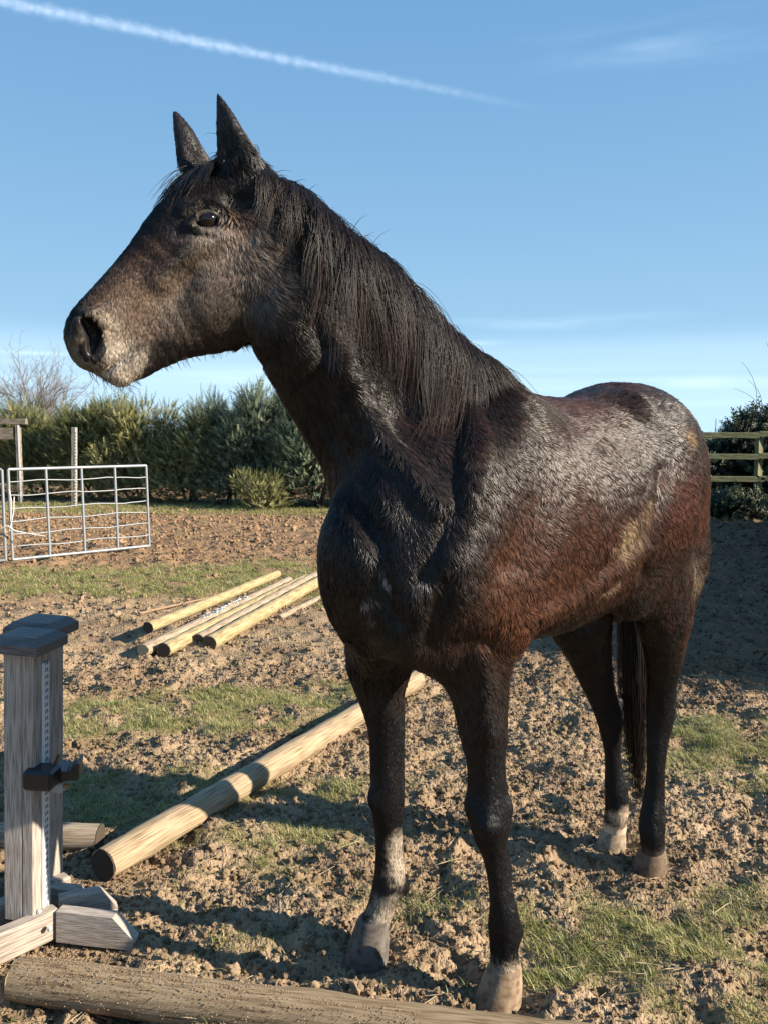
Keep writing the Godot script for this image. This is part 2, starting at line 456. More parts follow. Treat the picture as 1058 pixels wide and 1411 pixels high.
# places where the coat has a colour of its own: centre, radius, colour, strength
var patches := [
	[Vector3(0.209, 1.140, -0.250), .20, Color(.066, .027, .015), .85], [Vector3(0.256, 1.087, -0.220), .12, Color(.070, .028, .015), .85], [Vector3(0.055, 1.239, -0.280), .26, Color(.045, .019, .012), .8], [Vector3(-0.148, 1.160, -0.260), .16, Color(.05, .021, .013), .8],
	[Vector3(-0.426, 1.306, -0.240), .14, Color(.062, .022, .014), .8], [Vector3(-0.657, 1.268, -0.200), .12, Color(.06, .022, .014), .8], [Vector3(-0.121, 1.540, -0.150), .2, Color(.040, .017, .012), .8], [Vector3(-0.724, 0.868, -0.140), .09, Color(.055, .02, .013), .8],
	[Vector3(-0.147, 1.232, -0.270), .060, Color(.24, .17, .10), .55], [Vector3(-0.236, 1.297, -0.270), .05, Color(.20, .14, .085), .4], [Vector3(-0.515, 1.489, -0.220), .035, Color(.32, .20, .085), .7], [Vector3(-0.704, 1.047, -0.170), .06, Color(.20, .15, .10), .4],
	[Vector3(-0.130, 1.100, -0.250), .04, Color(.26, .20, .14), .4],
	[Vector3(1.071, 1.664, 0.342), .085, Color(.22, .17, .13), .7], [Vector3(0.998, 1.642, 0.326), .05, Color(.50, .41, .33), .95], [Vector3(1.038, 1.737, 0.309), .062, Color(.31, .245, .185), .8], [Vector3(1.005, 1.698, 0.308), .045, Color(.33, .27, .21), .8], [Vector3(0.965, 1.797, 0.282), .09, Color(.17, .115, .082), .75],
	[Vector3(1.008, 1.846, 0.319), .08, Color(.12, .075, .05), .7], [Vector3(0.950, 1.914, 0.288), .06, Color(.055, .028, .019), .6], [Vector3(0.783, 1.938, 0.184), .08, Color(.21, .15, .115), .8], [Vector3(0.824, 1.893, 0.199), .08, Color(.15, .108, .084), .75], [Vector3(0.877, 1.818, 0.240), .09, Color(.13, .094, .07), .65],
	[Vector3(0.838, 1.956, 0.204), .03, Color(.19, .15, .12), .6], [Vector3(0.844, 1.992, 0.206), .034, Color(.03, .025, .024), .85], [Vector3(0.769, 2.007, 0.189), .04, Color(.075, .038, .026), .5], [Vector3(0.868, 2.011, 0.215), .03, Color(.11, .085, .066), .5], [Vector3(0.739, 1.843, 0.178), .09, Color(.10, .074, .058), .6], [Vector3(0.831, 1.771, 0.223), .07, Color(.08, .058, .046), .5],
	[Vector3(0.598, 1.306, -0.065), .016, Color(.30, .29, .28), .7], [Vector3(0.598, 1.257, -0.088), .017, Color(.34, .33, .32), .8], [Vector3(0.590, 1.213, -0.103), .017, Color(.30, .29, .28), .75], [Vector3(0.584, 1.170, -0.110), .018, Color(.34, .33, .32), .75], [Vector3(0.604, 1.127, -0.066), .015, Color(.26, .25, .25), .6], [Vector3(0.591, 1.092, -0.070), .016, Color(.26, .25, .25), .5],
	[Vector3(0.284, 0.327, 0.148), .050, Color(.42, .34, .26), .8], [Vector3(0.279, 0.251, 0.144), .052, Color(.46, .37, .28), .8], [Vector3(0.325, 0.127, 0.159), .060, Color(.36, .29, .22), .8],
	[Vector3(0.399, 0.084, 0.185), .05, Color(.14, .11, .09), .6], [Vector3(0.223, 0.059, -0.189), .062, Color(.40, .31, .22), 1.0],
	[Vector3(-0.729, 0.047, 0.082), .066, Color(.56, .44, .32), 1.0], [Vector3(-0.727, 0.129, 0.071), .042, Color(.52, .40, .29), .9], [Vector3(-0.682, 0.048, -0.091), .05, Color(.09, .072, .06), .6], [Vector3(-0.638, 0.873, 0.057), .08, Color(.16, .12, .09), .6],
]
var nz1 := noise(FastNoiseLite.TYPE_SIMPLEX, 14.0, 3, 3)
var nz2 := noise(FastNoiseLite.TYPE_SIMPLEX, 70.0, 5, 2)

func in_nostril(p: Vector3) -> bool:
	if p.distance_to(HC) < .25 or p.distance_to(HC) > .5:
		return false
	var q2 := .024
	for q in [Vector3(1.078, 1.750, 0.332), Vector3(1.068, 1.728, 0.333), Vector3(1.070, 1.702, 0.335)]:
		if p.distance_to(q) < q2 or p.distance_to(mir(q)) < q2:
			return true
	return false

func deep_in_nostril(p: Vector3) -> bool:
	if absf((p - HC).dot(E3)) > .05:
		return false
	for q in [Vector3(1.072, 1.752, 0.347), Vector3(1.061, 1.730, 0.345), Vector3(1.064, 1.700, 0.346)]:
		if p.distance_to(q) < .030 or p.distance_to(mir(q)) < .030:
			return true
	return false

func coat_color(p: Vector3) -> Color:
	if in_nostril(p) or deep_in_nostril(p):
		return Color(.012, .010, .010)
	var c := Color(.0125, .0095, .0085)
	var w := nz1.get_noise_3dv(p)
	c = c.lerp(Color(.032, .016, .0115), clampf(.5 + w * .9, 0, 1) * smoothstep(.7, 1.1, p.y) * (1.0 - smoothstep(.3, .6, p.x)))
	if p.y < .72 and p.x < .6:
		c = c.lerp(Color(.0085, .0082, .0092), .85)
	for q in patches:
		var d: float = p.distance_to(q[0]) / q[1] + w * .35 + nz2.get_noise_3dv(p) * .2
		if d < 1.3:
			c = c.lerp(q[2], q[3] * (1.0 - smoothstep(.45, 1.3, d)))
	return c

# which way the hair lies, and how long it is
func hair_flow(p: Vector3) -> Vector3:
	var hd := (p - HC)
	var on_head := smoothstep(.0, .12, E1.dot(hd) + .15 - .25 * hd.y)
	var f := Vector3(-.55, -.85, 0)                                     # flank
	f = f.lerp(Vector3(-1, -.25, 0), smoothstep(1.42, 1.58, p.y))        # back and croup
	f = f.lerp(Vector3(-.35, -1, 0), smoothstep(.05, .35, p.x))          # shoulder
	f = f.lerp(Vector3(-.75, -.75, 0), smoothstep(1.4, 1.65, p.y) * smoothstep(.2, .4, p.x))   # neck
	f = f.lerp(Vector3(-.1, -1, 0), 1.0 - smoothstep(.75, 1.0, p.y))     # legs
	f = f.lerp(Vector3(-.05, -1, 0) + E1 * .15, on_head)
	return f

func hair_length(p: Vector3) -> float:
	var l := .046
	l = lerpf(l, .012, 1.0 - smoothstep(.55, .95, p.y))
	l = lerpf(l, .014, smoothstep(-.02, .12, E1.dot(p - HC) + .12 - .2 * (p.y - HC.y)))
	if p.y > 2.16:
		l = lerpf(l, .007, smoothstep(2.16, 2.22, p.y))
	return l

func blade_clump(sd: int) -> ArrayMesh:
	var r := RandomNumberGenerator.new()
	r.seed = sd
	var V := PackedVector3Array()
	var N := PackedVector3Array()
	var I := PackedInt32Array()
	for b in 4:
		var off := r.randf_range(-.16, .16)
		var yaw := r.randf_range(-.22, .22)
		var ln := r.randf_range(.7, 1.1)
		var w := r.randf_range(.026, .052)
		var rise := r.randf_range(.04, .10)
		var curl := r.randf_range(-.22, .22)
		var st := V.size()
		for k in 4:
			var t := k / 3.0
			var c := Vector3(t * ln - .2 + off * .3, sin(t * 2.3) * rise - .01, off * (1.0 - .6 * t) + yaw * t * .5 + curl * t * t)
			var ww: float = w * [.6, 1.0, .8, .08][k]
			for q in 3:
				V.append(c + Vector3(0, .6 * ww if q == 1 else 0.0, (q - 1) * ww))
				N.append(Vector3(-.25 * (1.0 - t) + .2 * t, 1.0, (q - 1) * .8).normalized())
		for k in 3:
			for q in 2:
				var a := st + k * 3 + q
				I.append_array(PackedInt32Array([a, a + 4, a + 1, a, a + 3, a + 4]))
	return array_mesh(V, N, I)

func build_coat() -> void:
	var r := RandomNumberGenerator.new()
	r.seed = 11
	var xf := [[], [], []]
	var cl := [[], [], []]
	var sw := noise(FastNoiseLite.TYPE_SIMPLEX, 9.0, 21, 2)
	var sw2 := noise(FastNoiseLite.TYPE_SIMPLEX, 48.0, 22, 2)
	for i in range(0, hI.size(), 3):
		var ia := hI[i]
		var A := hV[ia]
		var Bq := hV[hI[i + 1]]
		var Cq := hV[hI[i + 2]]
		var area := (Bq - A).cross(Cq - A).length() * .5
		if A.y < .095:
			continue
		var ln0 := hair_length(A)
		if A.y > 2.19:
			area *= .35
		var want := area * minf(2300.0 / ln0, 105000.0)
		var n := int(want)
		if r.randf() < want - n:
			n += 1
		for k in n:
			var u := r.randf()
			var v := r.randf()
			if u + v > 1:
				u = 1 - u
				v = 1 - v
			var p := A + (Bq - A) * u + (Cq - A) * v
			var nn := (hN[ia] * (1 - u - v) + hN[hI[i + 1]] * u + hN[hI[i + 2]] * v).normalized()
			if p.distance_to(eyeL) < .034 or p.distance_to(eyeR) < .034 or in_nostril(p):
				continue
			var fl := hair_flow(p)
			var tg := (fl - nn * fl.dot(nn))
			if tg.length() < .05:
				continue
			tg = tg.normalized()
			var ang := sw.get_noise_3dv(p) * .55 + sw2.get_noise_3dv(p) * .55 + r.randfn(0, .12)
			tg = tg.rotated(nn, ang)
			var sd := tg.cross(nn)
			var lift := .03 + maxf(sw2.get_noise_3d(p.x + 9, p.y, p.z), 0) * .09 + r.randf() * .04
			var tx := (tg + nn * lift).normalized()
			var ty := sd.cross(tx)
			var ln := ln0 * r.randf_range(.75, 1.25)
			var j := r.randi() % 3
			xf[j].append(Transform3D(tx * ln, ty * ln, sd * ln, p))
			var c := coat_color(p)
			var g := r.randf_range(.4, 1.7)
			cl[j].append(Color(c.r * g, c.g * g, c.b * g))
	var m := mat(Color.WHITE, .38, .33)
	m.vertex_color_use_as_albedo = true
	for j in 3:
		var mm := MultiMesh.new()
		mm.transform_format = MultiMesh.TRANSFORM_3D
		mm.use_colors = true
		mm.mesh = blade_clump(40 + j)
		mm.instance_count = xf[j].size()
		for k in xf[j].size():
			mm.set_instance_transform(k, xf[j][k])
			mm.set_instance_color(k, cl[j][k])
		var o := MultiMeshInstance3D.new()
		o.multimesh = mm
		o.material_override = m
		o.name = "coat" if j == 0 else "coat_%03d" % j
		horse.add_child(o)
		o.set_meta("kind", "stuff")
	print("coat ", xf[0].size() * 3)

# long hair: ribbons with a rounded look
class Hair:
	var V := PackedVector3Array()
	var N := PackedVector3Array()
	var I := PackedInt32Array()
	var C := PackedColorArray()
	func strand(pts: PackedVector3Array, w: float, out: Vector3, c0: Color, c1: Color) -> void:
		var st := V.size()
		var n := pts.size()
		for k in n:
			var t := float(k) / (n - 1)
			var d := (pts[mini(k + 1, n - 1)] - pts[maxi(k - 1, 0)]).normalized()
			var sd := d.cross(out)
			sd = sd.normalized() if sd.length() > .01 else Vector3.RIGHT
			var nn := sd.cross(d)
			var ww := w * (1.0 - t * t * .85) * minf(1.0, .5 + t * 4)
			for q in 3:
				V.append(pts[k] + sd * (q - 1) * ww + nn * (ww * .7 if q == 1 else 0.0))
				N.append((nn + sd * (q - 1) * .9).normalized())
				C.append(c0.lerp(c1, t))
		for k in n - 1:
			for q in 2:
				var a := st + k * 3 + q
				I.append_array(PackedInt32Array([a, a + 4, a + 1, a, a + 3, a + 4]))

func curve_at(pts: Array, t: float) -> Vector3:
	var f := clampf(t, 0, 1) * (pts.size() - 1)
	var i := mini(int(f), pts.size() - 2)
	return pts[i].cubic_interpolate(pts[i + 1], pts[maxi(i - 1, 0)], pts[mini(i + 2, pts.size() - 1)], f - i)

func lay_strand(p: Vector3, d: Vector3, ln: float, pull: Vector3, stiff: float, off: float, steps := 13) -> PackedVector3Array:
	var pts := PackedVector3Array([p])
	var h := ln / steps
	for k in steps:
		d = d.lerp(pull, stiff).normalized()
		p += d * h
		var L := list_at(p)
		if L.size():
			var f := sdf(p, L)
			if f < off:
				var g := grad(p, L, .004)
				p += g * (off - f)
				d = (d - g * minf(d.dot(g), 0.0)).normalized()
		pts.append(p)
	return pts

func build_hair() -> void:
	var r := RandomNumberGenerator.new()
	r.seed = 31
	var m := mat(Color.WHITE, .42, .34)
	m.vertex_color_use_as_albedo = true
	var crest := [Vector3(0.715, 2.116, 0.188), Vector3(0.679, 2.107, 0.169), Vector3(0.649, 2.085, 0.155), Vector3(0.610, 2.054, 0.133), Vector3(0.569, 2.019, 0.109), Vector3(0.534, 1.980, 0.091), Vector3(0.485, 1.960, 0.074), Vector3(0.444, 1.926, 0.064), Vector3(0.391, 1.876, 0.044), Vector3(0.324, 1.808, 0.023), Vector3(0.262, 1.756, 0.007), Vector3(0.198, 1.707, -0.010), Vector3(0.134, 1.658, -0.028), Vector3(0.078, 1.616, -0.037)]
	var hair := Hair.new()
	var sd := Vector3(.349, 0, -.938)
	var black := Color(.0085, .0072, .007)
	var red := Color(.045, .019, .012)
	for lock in 230:
		var t := (lock + r.randf()) / 230.0
		var root := curve_at(crest, t)
		var ln := lerpf(.15, .38, smoothstep(.02, .35, t)) * lerpf(1.0, .62, smoothstep(.75, 1.0, t)) * r.randf_range(.35, 1.1)
		var pull := (Vector3(-.10, -1, 0) + Vector3(-.55, 0, 0) * smoothstep(.72, 1.0, t) + Vector3(.12, 0, 0) * smoothstep(.4, .0, t) + Vector3(r.randfn(0, .17), 0, r.randfn(0, .07))).normalized()
		var tip_red := clampf(r.randf_range(-.3, .8) + t * .3, 0, 1)
		for k in 18:
			var jt := clampf(t + r.randfn(0, .006), 0, 1)
			var p := curve_at(crest, jt) + sd * r.randf_range(-.012, .022) + UP * r.randf_range(-.012, .008)
			var d0 := (sd * r.randf_range(.5, .9) + UP * r.randf_range(.0, .45) + Vector3(r.randfn(0, .12), 0, 0)).normalized()
			var pts := lay_strand(p, d0, ln * r.randf_range(.75, 1.1), pull, .34, r.randf_range(.004, .014))
			for i in pts.size():      # the hairs of a lock close up towards its tip
				var q := float(i) / (pts.size() - 1)
				pts[i] += Vector3(t - jt, 0, 0) * -.9 * q * .6 + Vector3(sin(q * 6.5 + lock * 2.1) * .011, 0, cos(q * 5.0 + lock * 1.3) * .004) * q
			var g := r.randf_range(.7, 1.5)
			hair.strand(pts, r.randf_range(.0004, .0010), (sd + UP * .2).normalized(), black * g, black.lerp(red, tip_red) * g)
	for k in 170:      # short hairs that stand off the crest
		var t := r.randf()
		var p := curve_at(crest, t) + sd * r.randf_range(-.02, .01)
		var d := (UP * r.randf_range(.3, 1.0) + Vector3(r.randfn(-.35, .35), 0, r.randfn(0, .3))).normalized()
		var pts := PackedVector3Array([p])
		var ln := r.randf_range(.02, .06) * (1.6 if t > .38 and t < .5 else 1.0)
		for i in 6:
			d = (d + Vector3(-.12, -.16, 0) + sd * .03).normalized()
			p += d * ln / 6
			pts.append(p)
		hair.strand(pts, r.randf_range(.0006, .0011), E3, black, black)
	put(array_mesh(hair.V, hair.N, hair.I, hair.C), "mane", m, horse)
	# forelock
	hair = Hair.new()
	for lock in 80:
		var u := r.randf()
		var root: Vector3 = Vector3(0.781, 2.121, 0.316).lerp(Vector3(0.718, 2.136, 0.219), u) + UP * .006
		var pull := (UP * -1 + E1 * r.randf_range(.05, .6) + E3 * r.randf_range(-.3, .9)).normalized()
		var ln := r.randf_range(.09, .19)
		for k in 12:
			var p := root + E3 * r.randfn(0, .008) + E1 * r.randfn(0, .010) + UP * r.randf_range(-.01, .012)
			var pts := lay_strand(p, (E1 * .8 + UP * .35 + E3 * r.randfn(0.1, .25)).normalized(), ln * r.randf_range(.75, 1.1), pull, .26, r.randf_range(.003, .012), 10)
			hair.strand(pts, r.randf_range(.0005, .0012), (E3 + E1 * .4).normalized(), black, black * r.randf_range(.8, 1.6))
	put(array_mesh(hair.V, hair.N, hair.I, hair.C), "forelock", m, horse)
	# tail
	hair = Hair.new()
	var line := [Vector3(-0.800, 1.500, 0.010), Vector3(-0.900, 1.360, 0.030), Vector3(-0.838, 0.971, 0.105), Vector3(-0.835, 0.757, 0.094), Vector3(-0.833, 0.541, 0.083), Vector3(-0.828, 0.327, 0.068), Vector3(-0.824, 0.145, 0.051)]
	for k in 620:
		var a := r.randf() * TAU
		var rad := sqrt(r.randf())
		var end := r.randf_range(.72, 1.0)
		var pts := PackedVector3Array()
		var ph := r.randf() * 6
		for i in 22:
			var q := i / 21.0 * end
			var wd := lerpf(.03, .062, smoothstep(.1, .5, q)) * lerpf(1.0, .42, smoothstep(.6, 1.0, q))
			pts.append(curve_at(line, q) + Vector3(cos(a) * wd * rad, 0, sin(a) * wd * rad) + Vector3(sin(q * 9 + ph), 0, cos(q * 8 + ph)) * .006 * q)
		var g := r.randf_range(.7, 1.4)
		var rd := r.randf_range(-.4, .8) if a > 2.5 else r.randf_range(-.8, .4)
		hair.strand(pts, r.randf_range(.0012, .0026), Vector3(cos(a), 0, sin(a)), black * g, black.lerp(red, clampf(rd, 0, 1)) * g)
	put(array_mesh(hair.V, hair.N, hair.I, hair.C), "tail", m, horse)
	# long hairs under the jaw and round the lips
	hair = Hair.new()
	var jaw := [Vector3(1.064, 1.647, 0.382), Vector3(1.020, 1.622, 0.366), Vector3(0.977, 1.619, 0.350), Vector3(0.945, 1.657, 0.339), Vector3(0.878, 1.673, 0.314), Vector3(0.796, 1.700, 0.285), Vector3(0.729, 1.717, 0.260), Vector3(0.674, 1.734, 0.240)]
	for k in 150:
		var t := r.randf()
		var p := curve_at(jaw, t) + UP * .008 + E3 * r.randfn(.01, .018)
		var d := (UP * -1 + E1 * r.randfn(-.25, .4) + E3 * r.randfn(0, .3)).normalized()
		var ln := r.randf_range(.012, .032) * (1.5 if t < .3 else 1.0)
		var pts := PackedVector3Array([p])
		for i in 5:
			d = (d + E1 * -.10).normalized()
			p += d * ln / 5
			pts.append(p)
		hair.strand(pts, r.randf_range(.0004, .0009), E3, black, black * 2.0)
	put(array_mesh(hair.V, hair.N, hair.I, hair.C), "chin_hair", m, horse)

func hoof(at: Vector3, fwd: Vector3, r: float, h: float, lean: float, c: Color) -> void:
	at = at * Vector3(1, 0, 1) + fwd * lean * h
	var V := PackedVector3Array()
	var N := PackedVector3Array()
	var I := PackedInt32Array()
	var C := PackedColorArray()
	var sd := fwd.cross(UP)
	var prof := [[1.07, -.06], [1.09, .02], [1.03, .30], [.95, .6], [.86, .86], [.80, 1.0], [.74, 1.1], [.45, 1.16]]
	var ns := 28
	for k in prof.size():
		var y: float = prof[k][1] * h
		for i in ns + 1:
			var a := i * TAU / ns
			var heel := 1.0 - .12 * maxf(-cos(a), 0)
			var w := 1.0 + .012 * sin(a * 3 + k) + .006 * sin(k * 9.0)
			V.append(at + UP * y + fwd * (cos(a) * r * prof[k][0] * heel * w - lean * y) + sd * sin(a) * r * .94 * prof[k][0] * w)
			N.append((fwd * cos(a) + sd * sin(a) + UP * (.45 if k < 6 else .9)).normalized())
			C.append(c * (.85 + .15 * sin(k * 5.0 + 2.0 * nz2.get_noise_1d(a))) if k < 6 else c * .8)
	for k in prof.size() - 1:
		for i in ns:
			var a := k * (ns + 1) + i
			I.append_array(PackedInt32Array([a, a + 1, a + ns + 1, a + 1, a + ns + 2, a + ns + 1]))
	var m := mat(Color.WHITE, .72, .3)
	m.vertex_color_use_as_albedo = true
	m.albedo_texture = blotch
	m.uv1_triplanar = true
	m.uv1_scale = Vector3(5, 6, 5)
	m.heightmap_enabled = true
	m.heightmap_texture = wood_bump
	m.heightmap_scale = .06
	put(array_mesh(V, N, I, C), "hoof", m, horse)

var eyeL := Vector3(0.838, 1.995, 0.216)
var eyeR := Vector3.ZERO

func build_extras() -> void:
	var fw := Vector3(1, 0, 0)
	hoof(Vector3(0.205, 0.063, -0.172), fw.rotated(UP, -.1), .060, .082, .3, Color(.36, .26, .175))
	hoof(Vector3(0.336, 0.068, 0.212), fw.rotated(UP, .3), .061, .092, .42, Color(.16, .14, .125))
	hoof(Vector3(-0.747, 0.052, 0.100), fw, .052, .062, .35, Color(.38, .30, .22))
	hoof(Vector3(-0.707, 0.046, -0.079), fw, .058, .066, .3, Color(.20, .14, .095))
	var em := mat(lin(.006, .004, .0035), .07, .5)
	for e in [eyeL, eyeR]:
		var s := SphereMesh.new()
		s.radius = .0265
		s.height = .053
		put(s, "eye", em, horse).position = e

func build_horse() -> void:
	eyeR = mir(eyeL)
	horse_field()
	horse = base("horse", Vector3(.36, 0, -2.38), 0)
	horse.basis = Basis(Vector3(-.742, 0, .670).normalized(), UP, Vector3(-.670, 0, -.742).normalized())
	tag(horse, "dark brown horse standing on the churned soil, head turned to the left", "horse")
	var cn := Vector3(.6, .8, 0).normalized()
	var cd := cn.dot(Vector3(0.619, 1.731, 0.155))
	var t0 := Time.get_ticks_msec()
	nets(Vector3(-1.02, .02, -.46), Vector3(1.0, 2.2, .60), .012, -cn, -cd - .025, hV, hI)
	hBody = hV.size()
	print("body ", hV.size(), " ", Time.get_ticks_msec() - t0)
	nets(Vector3(.3, 1.5, -.15), Vector3(1.35, 2.45, .65), .0055, cn, cd, hV, hI)
	print("head ", hV.size(), " ", Time.get_ticks_msec() - t0)
	for i in range(hBody, hV.size()):
		var p := hV[i]
		var L := list_at(p)
		hV[i] = p - grad(p, L) * clampf(sdf(p, L), -.004, .004)
	smooth_mesh(hV, hI, 0, hBody, 7)
	smooth_mesh(hV, hI, hBody, hV.size(), 2)
	hN = face_normals(hV, hI)
	print("normals ", Time.get_ticks_msec() - t0)
	var C := PackedColorArray()
	C.resize(hV.size())
	for i in hV.size():
		C[i] = coat_color(hV[i])
	var m := mat(Color.WHITE, .42, .42)
	m.vertex_color_use_as_albedo = true
	put(array_mesh(hV, hN, hI, C), "body", m, horse)
	build_extras()
	if COAT:
		build_coat()
	build_hair()
	print("horse ", Time.get_ticks_msec() - t0)

# ---------------------------------------------------------------- textures
func noise_tex(n: FastNoiseLite, size: int, colors: Array, w := 0) -> NoiseTexture2D:
	var t := NoiseTexture2D.new()
	t.width = w if w else size
	t.height = size
	t.seamless = true
	t.noise = n
	if colors.size():
		var g := Gradient.new()
		g.offsets = PackedFloat32Array(range(colors.size()).map(func(i): return float(i) / (colors.size() - 1)))
		g.colors = PackedColorArray(colors)
		t.color_ramp = g
	return t

var wood_tex: NoiseTexture2D
var wood_bump: NoiseTexture2D
var blotch: NoiseTexture2D

func textures() -> void:
	var n := noise(FastNoiseLite.TYPE_SIMPLEX, .018, 3, 4)
	n.domain_warp_enabled = true
	n.domain_warp_amplitude = 18
	n.domain_warp_frequency = .01
	wood_tex = noise_tex(n, 512, [Color(.86, .83, .81), Color(.93, .92, .91), Color(.97, .96, .95), Color(1, 1, 1)])
	wood_bump = noise_tex(noise(FastNoiseLite.TYPE_SIMPLEX, .03, 4, 3), 512, [])
	blotch = noise_tex(noise(FastNoiseLite.TYPE_SIMPLEX, .012, 5, 5), 512, [Color(.55, .5, .46), Color(.9, .88, .86), Color(1, 1, 1)])

# grain runs along the axis whose scale is small
func wood(c: Color, scale: Vector3, rough := .78, blotchy := false) -> StandardMaterial3D:
	var m := mat(c, rough, .35)
	m.albedo_texture = wood_tex
	m.uv1_triplanar = true
	m.uv1_scale = scale
	m.heightmap_enabled = true
	m.heightmap_texture = wood_bump
	m.heightmap_scale = .05
	if blotchy:
		m.detail_enabled = true
		m.detail_blend_mode = BaseMaterial3D.BLEND_MODE_MUL
		m.detail_albedo = blotch
		m.uv2_triplanar = true
		m.uv2_scale = Vector3.ONE * 1.7
	return m

# ---------------------------------------------------------------- mesh helpers
func bevel_box(size: Vector3, b: float) -> ArrayMesh:
	var st := SurfaceTool.new()
	st.begin(Mesh.PRIMITIVE_TRIANGLES)
	var h := size * .5
	var P := func(x, y, z, ax):      # a corner moved in by the bevel on all axes but one
		var v := Vector3(x * h.x, y * h.y, z * h.z)
		for k in 3:
			if k != ax:
				v[k] -= signf(v[k]) * b
		return v
	var quad := func(a, c, d, e):
		var nn: Vector3 = (e - a).cross(c - a)
		var out: bool = nn.dot(a + c + d + e) > 0
		st.set_normal((nn if out else -nn).normalized())
		for v in ([a, c, d, a, d, e] if out else [a, d, c, a, e, d]):
			st.add_vertex(v)
	for s in [-1, 1]:
		quad.call(P.call(s, -1, -1, 0), P.call(s, 1, -1, 0), P.call(s, 1, 1, 0), P.call(s, -1, 1, 0))
		quad.call(P.call(-1, s, -1, 1), P.call(1, s, -1, 1), P.call(1, s, 1, 1), P.call(-1, s, 1, 1))
		quad.call(P.call(-1, -1, s, 2), P.call(1, -1, s, 2), P.call(1, 1, s, 2), P.call(-1, 1, s, 2))
		for r in [-1, 1]:
			quad.call(P.call(s, r, -1, 0), P.call(s, r, 1, 0), P.call(s, r, 1, 1), P.call(s, r, -1, 1))
			quad.call(P.call(s, -1, r, 0), P.call(s, 1, r, 0), P.call(s, 1, r, 2), P.call(s, -1, r, 2))
			quad.call(P.call(-1, s, r, 1), P.call(1, s, r, 1), P.call(1, s, r, 2), P.call(-1, s, r, 2))
			for q in [-1, 1]:
				var a: Vector3 = P.call(s, r, q, 0)
				var c: Vector3 = P.call(s, r, q, 1)
				var d: Vector3 = P.call(s, r, q, 2)
				var nn := (d - a).cross(c - a)
				var out := nn.dot(a) > 0
				st.set_normal((nn if out else -nn).normalized())
				for v in ([a, c, d] if out else [a, d, c]):
					st.add_vertex(v)
	return st.commit()

# a tube along points with a radius at each; ends closed
func tube(pts: Array, rad: Array, sides := 8, wob := 0.0, sd := 0.0) -> ArrayMesh:
	var V := PackedVector3Array()
	var N := PackedVector3Array()
	var I := PackedInt32Array()
	tube_into(V, N, I, pts, rad, sides, wob, sd)
	return array_mesh(V, N, I)

func tube_into(V: PackedVector3Array, N: PackedVector3Array, I: PackedInt32Array, pts: Array, rad: Array, sides := 8, wob := 0.0, sd := 0.0, cap := true) -> void:
	var n := pts.size()
	var u := Vector3.ZERO
	var st := V.size()
	for k in n:
		var d: Vector3 = (pts[mini(k + 1, n - 1)] - pts[maxi(k - 1, 0)]).normalized()
		if u == Vector3.ZERO:
			u = d.cross(Vector3(.31, .23, .92)).normalized()
		u = (u - d * u.dot(d)).normalized()
		var w := d.cross(u)
		for i in sides + 1:
			var a := i * TAU / sides
			var o := u * cos(a) + w * sin(a)
			var r: float = rad[k]
			if wob > 0:
				r *= 1.0 + wob * (nz1.get_noise_3d(cos(a) * .05 + sd, k * .013, sin(a) * .05) + .6 * nz1.get_noise_3d(cos(a) * .09 + sd, k * .03, sin(a) * .09 + 5))
			V.append(pts[k] + o * r)
			N.append(o)
	for k in n - 1:
		for i in sides:
			var a := st + k * (sides + 1) + i
			I.append_array(PackedInt32Array([a, a + sides + 1, a + 1, a + 1, a + sides + 1, a + sides + 2]))
	if cap:
		for e in 2:
			var k := 0 if e == 0 else n - 1
			var d: Vector3 = (pts[1] - pts[0]).normalized() * (-1 if e == 0 else 1) if e == 0 else (pts[n - 1] - pts[n - 2]).normalized()
			var c := V.size()
			V.append(pts[k])
			N.append(d)
			for i in sides + 1:
				V.append(V[st + k * (sides + 1) + i])
				N.append(d)
			for i in sides:
				if e == 0:
					I.append_array(PackedInt32Array([c, c + 1 + i, c + 2 + i]))
				else:
					I.append_array(PackedInt32Array([c, c + 2 + i, c + 1 + i]))

# a square slab whose top edges are cut off at a slant
func capped_slab(w: float, h: float, top: float, cut: float) -> ArrayMesh:
	var st := SurfaceTool.new()
	st.begin(Mesh.PRIMITIVE_TRIANGLES)
	var L := []
	for k in [[w * .5, 0.0], [w * .5, h], [w * .5 - cut, top]]:
		L.append([Vector3(-k[0], k[1], -k[0]), Vector3(k[0], k[1], -k[0]), Vector3(k[0], k[1], k[0]), Vector3(-k[0], k[1], k[0])])
	var quads := [[L[0][3], L[0][2], L[0][1], L[0][0]], L[2]]
	for k in 2:
		for i in 4:
			quads.append([L[k][i], L[k][(i + 1) % 4], L[k + 1][(i + 1) % 4], L[k + 1][i]])
	for q in quads:
		var c: Vector3 = (q[0] + q[1] + q[2] + q[3]) * .25 - Vector3(0, top * .5, 0)
		var n: Vector3 = (q[2] - q[0]).cross(q[1] - q[0]).normalized()
		var out: bool = n.dot(c) > 0
		st.set_normal(n if out else -n)
		for v in ([q[0], q[1], q[2], q[0], q[2], q[3]] if out else [q[0], q[2], q[1], q[0], q[3], q[2]]):
			st.add_vertex(v)
	return st.commit()

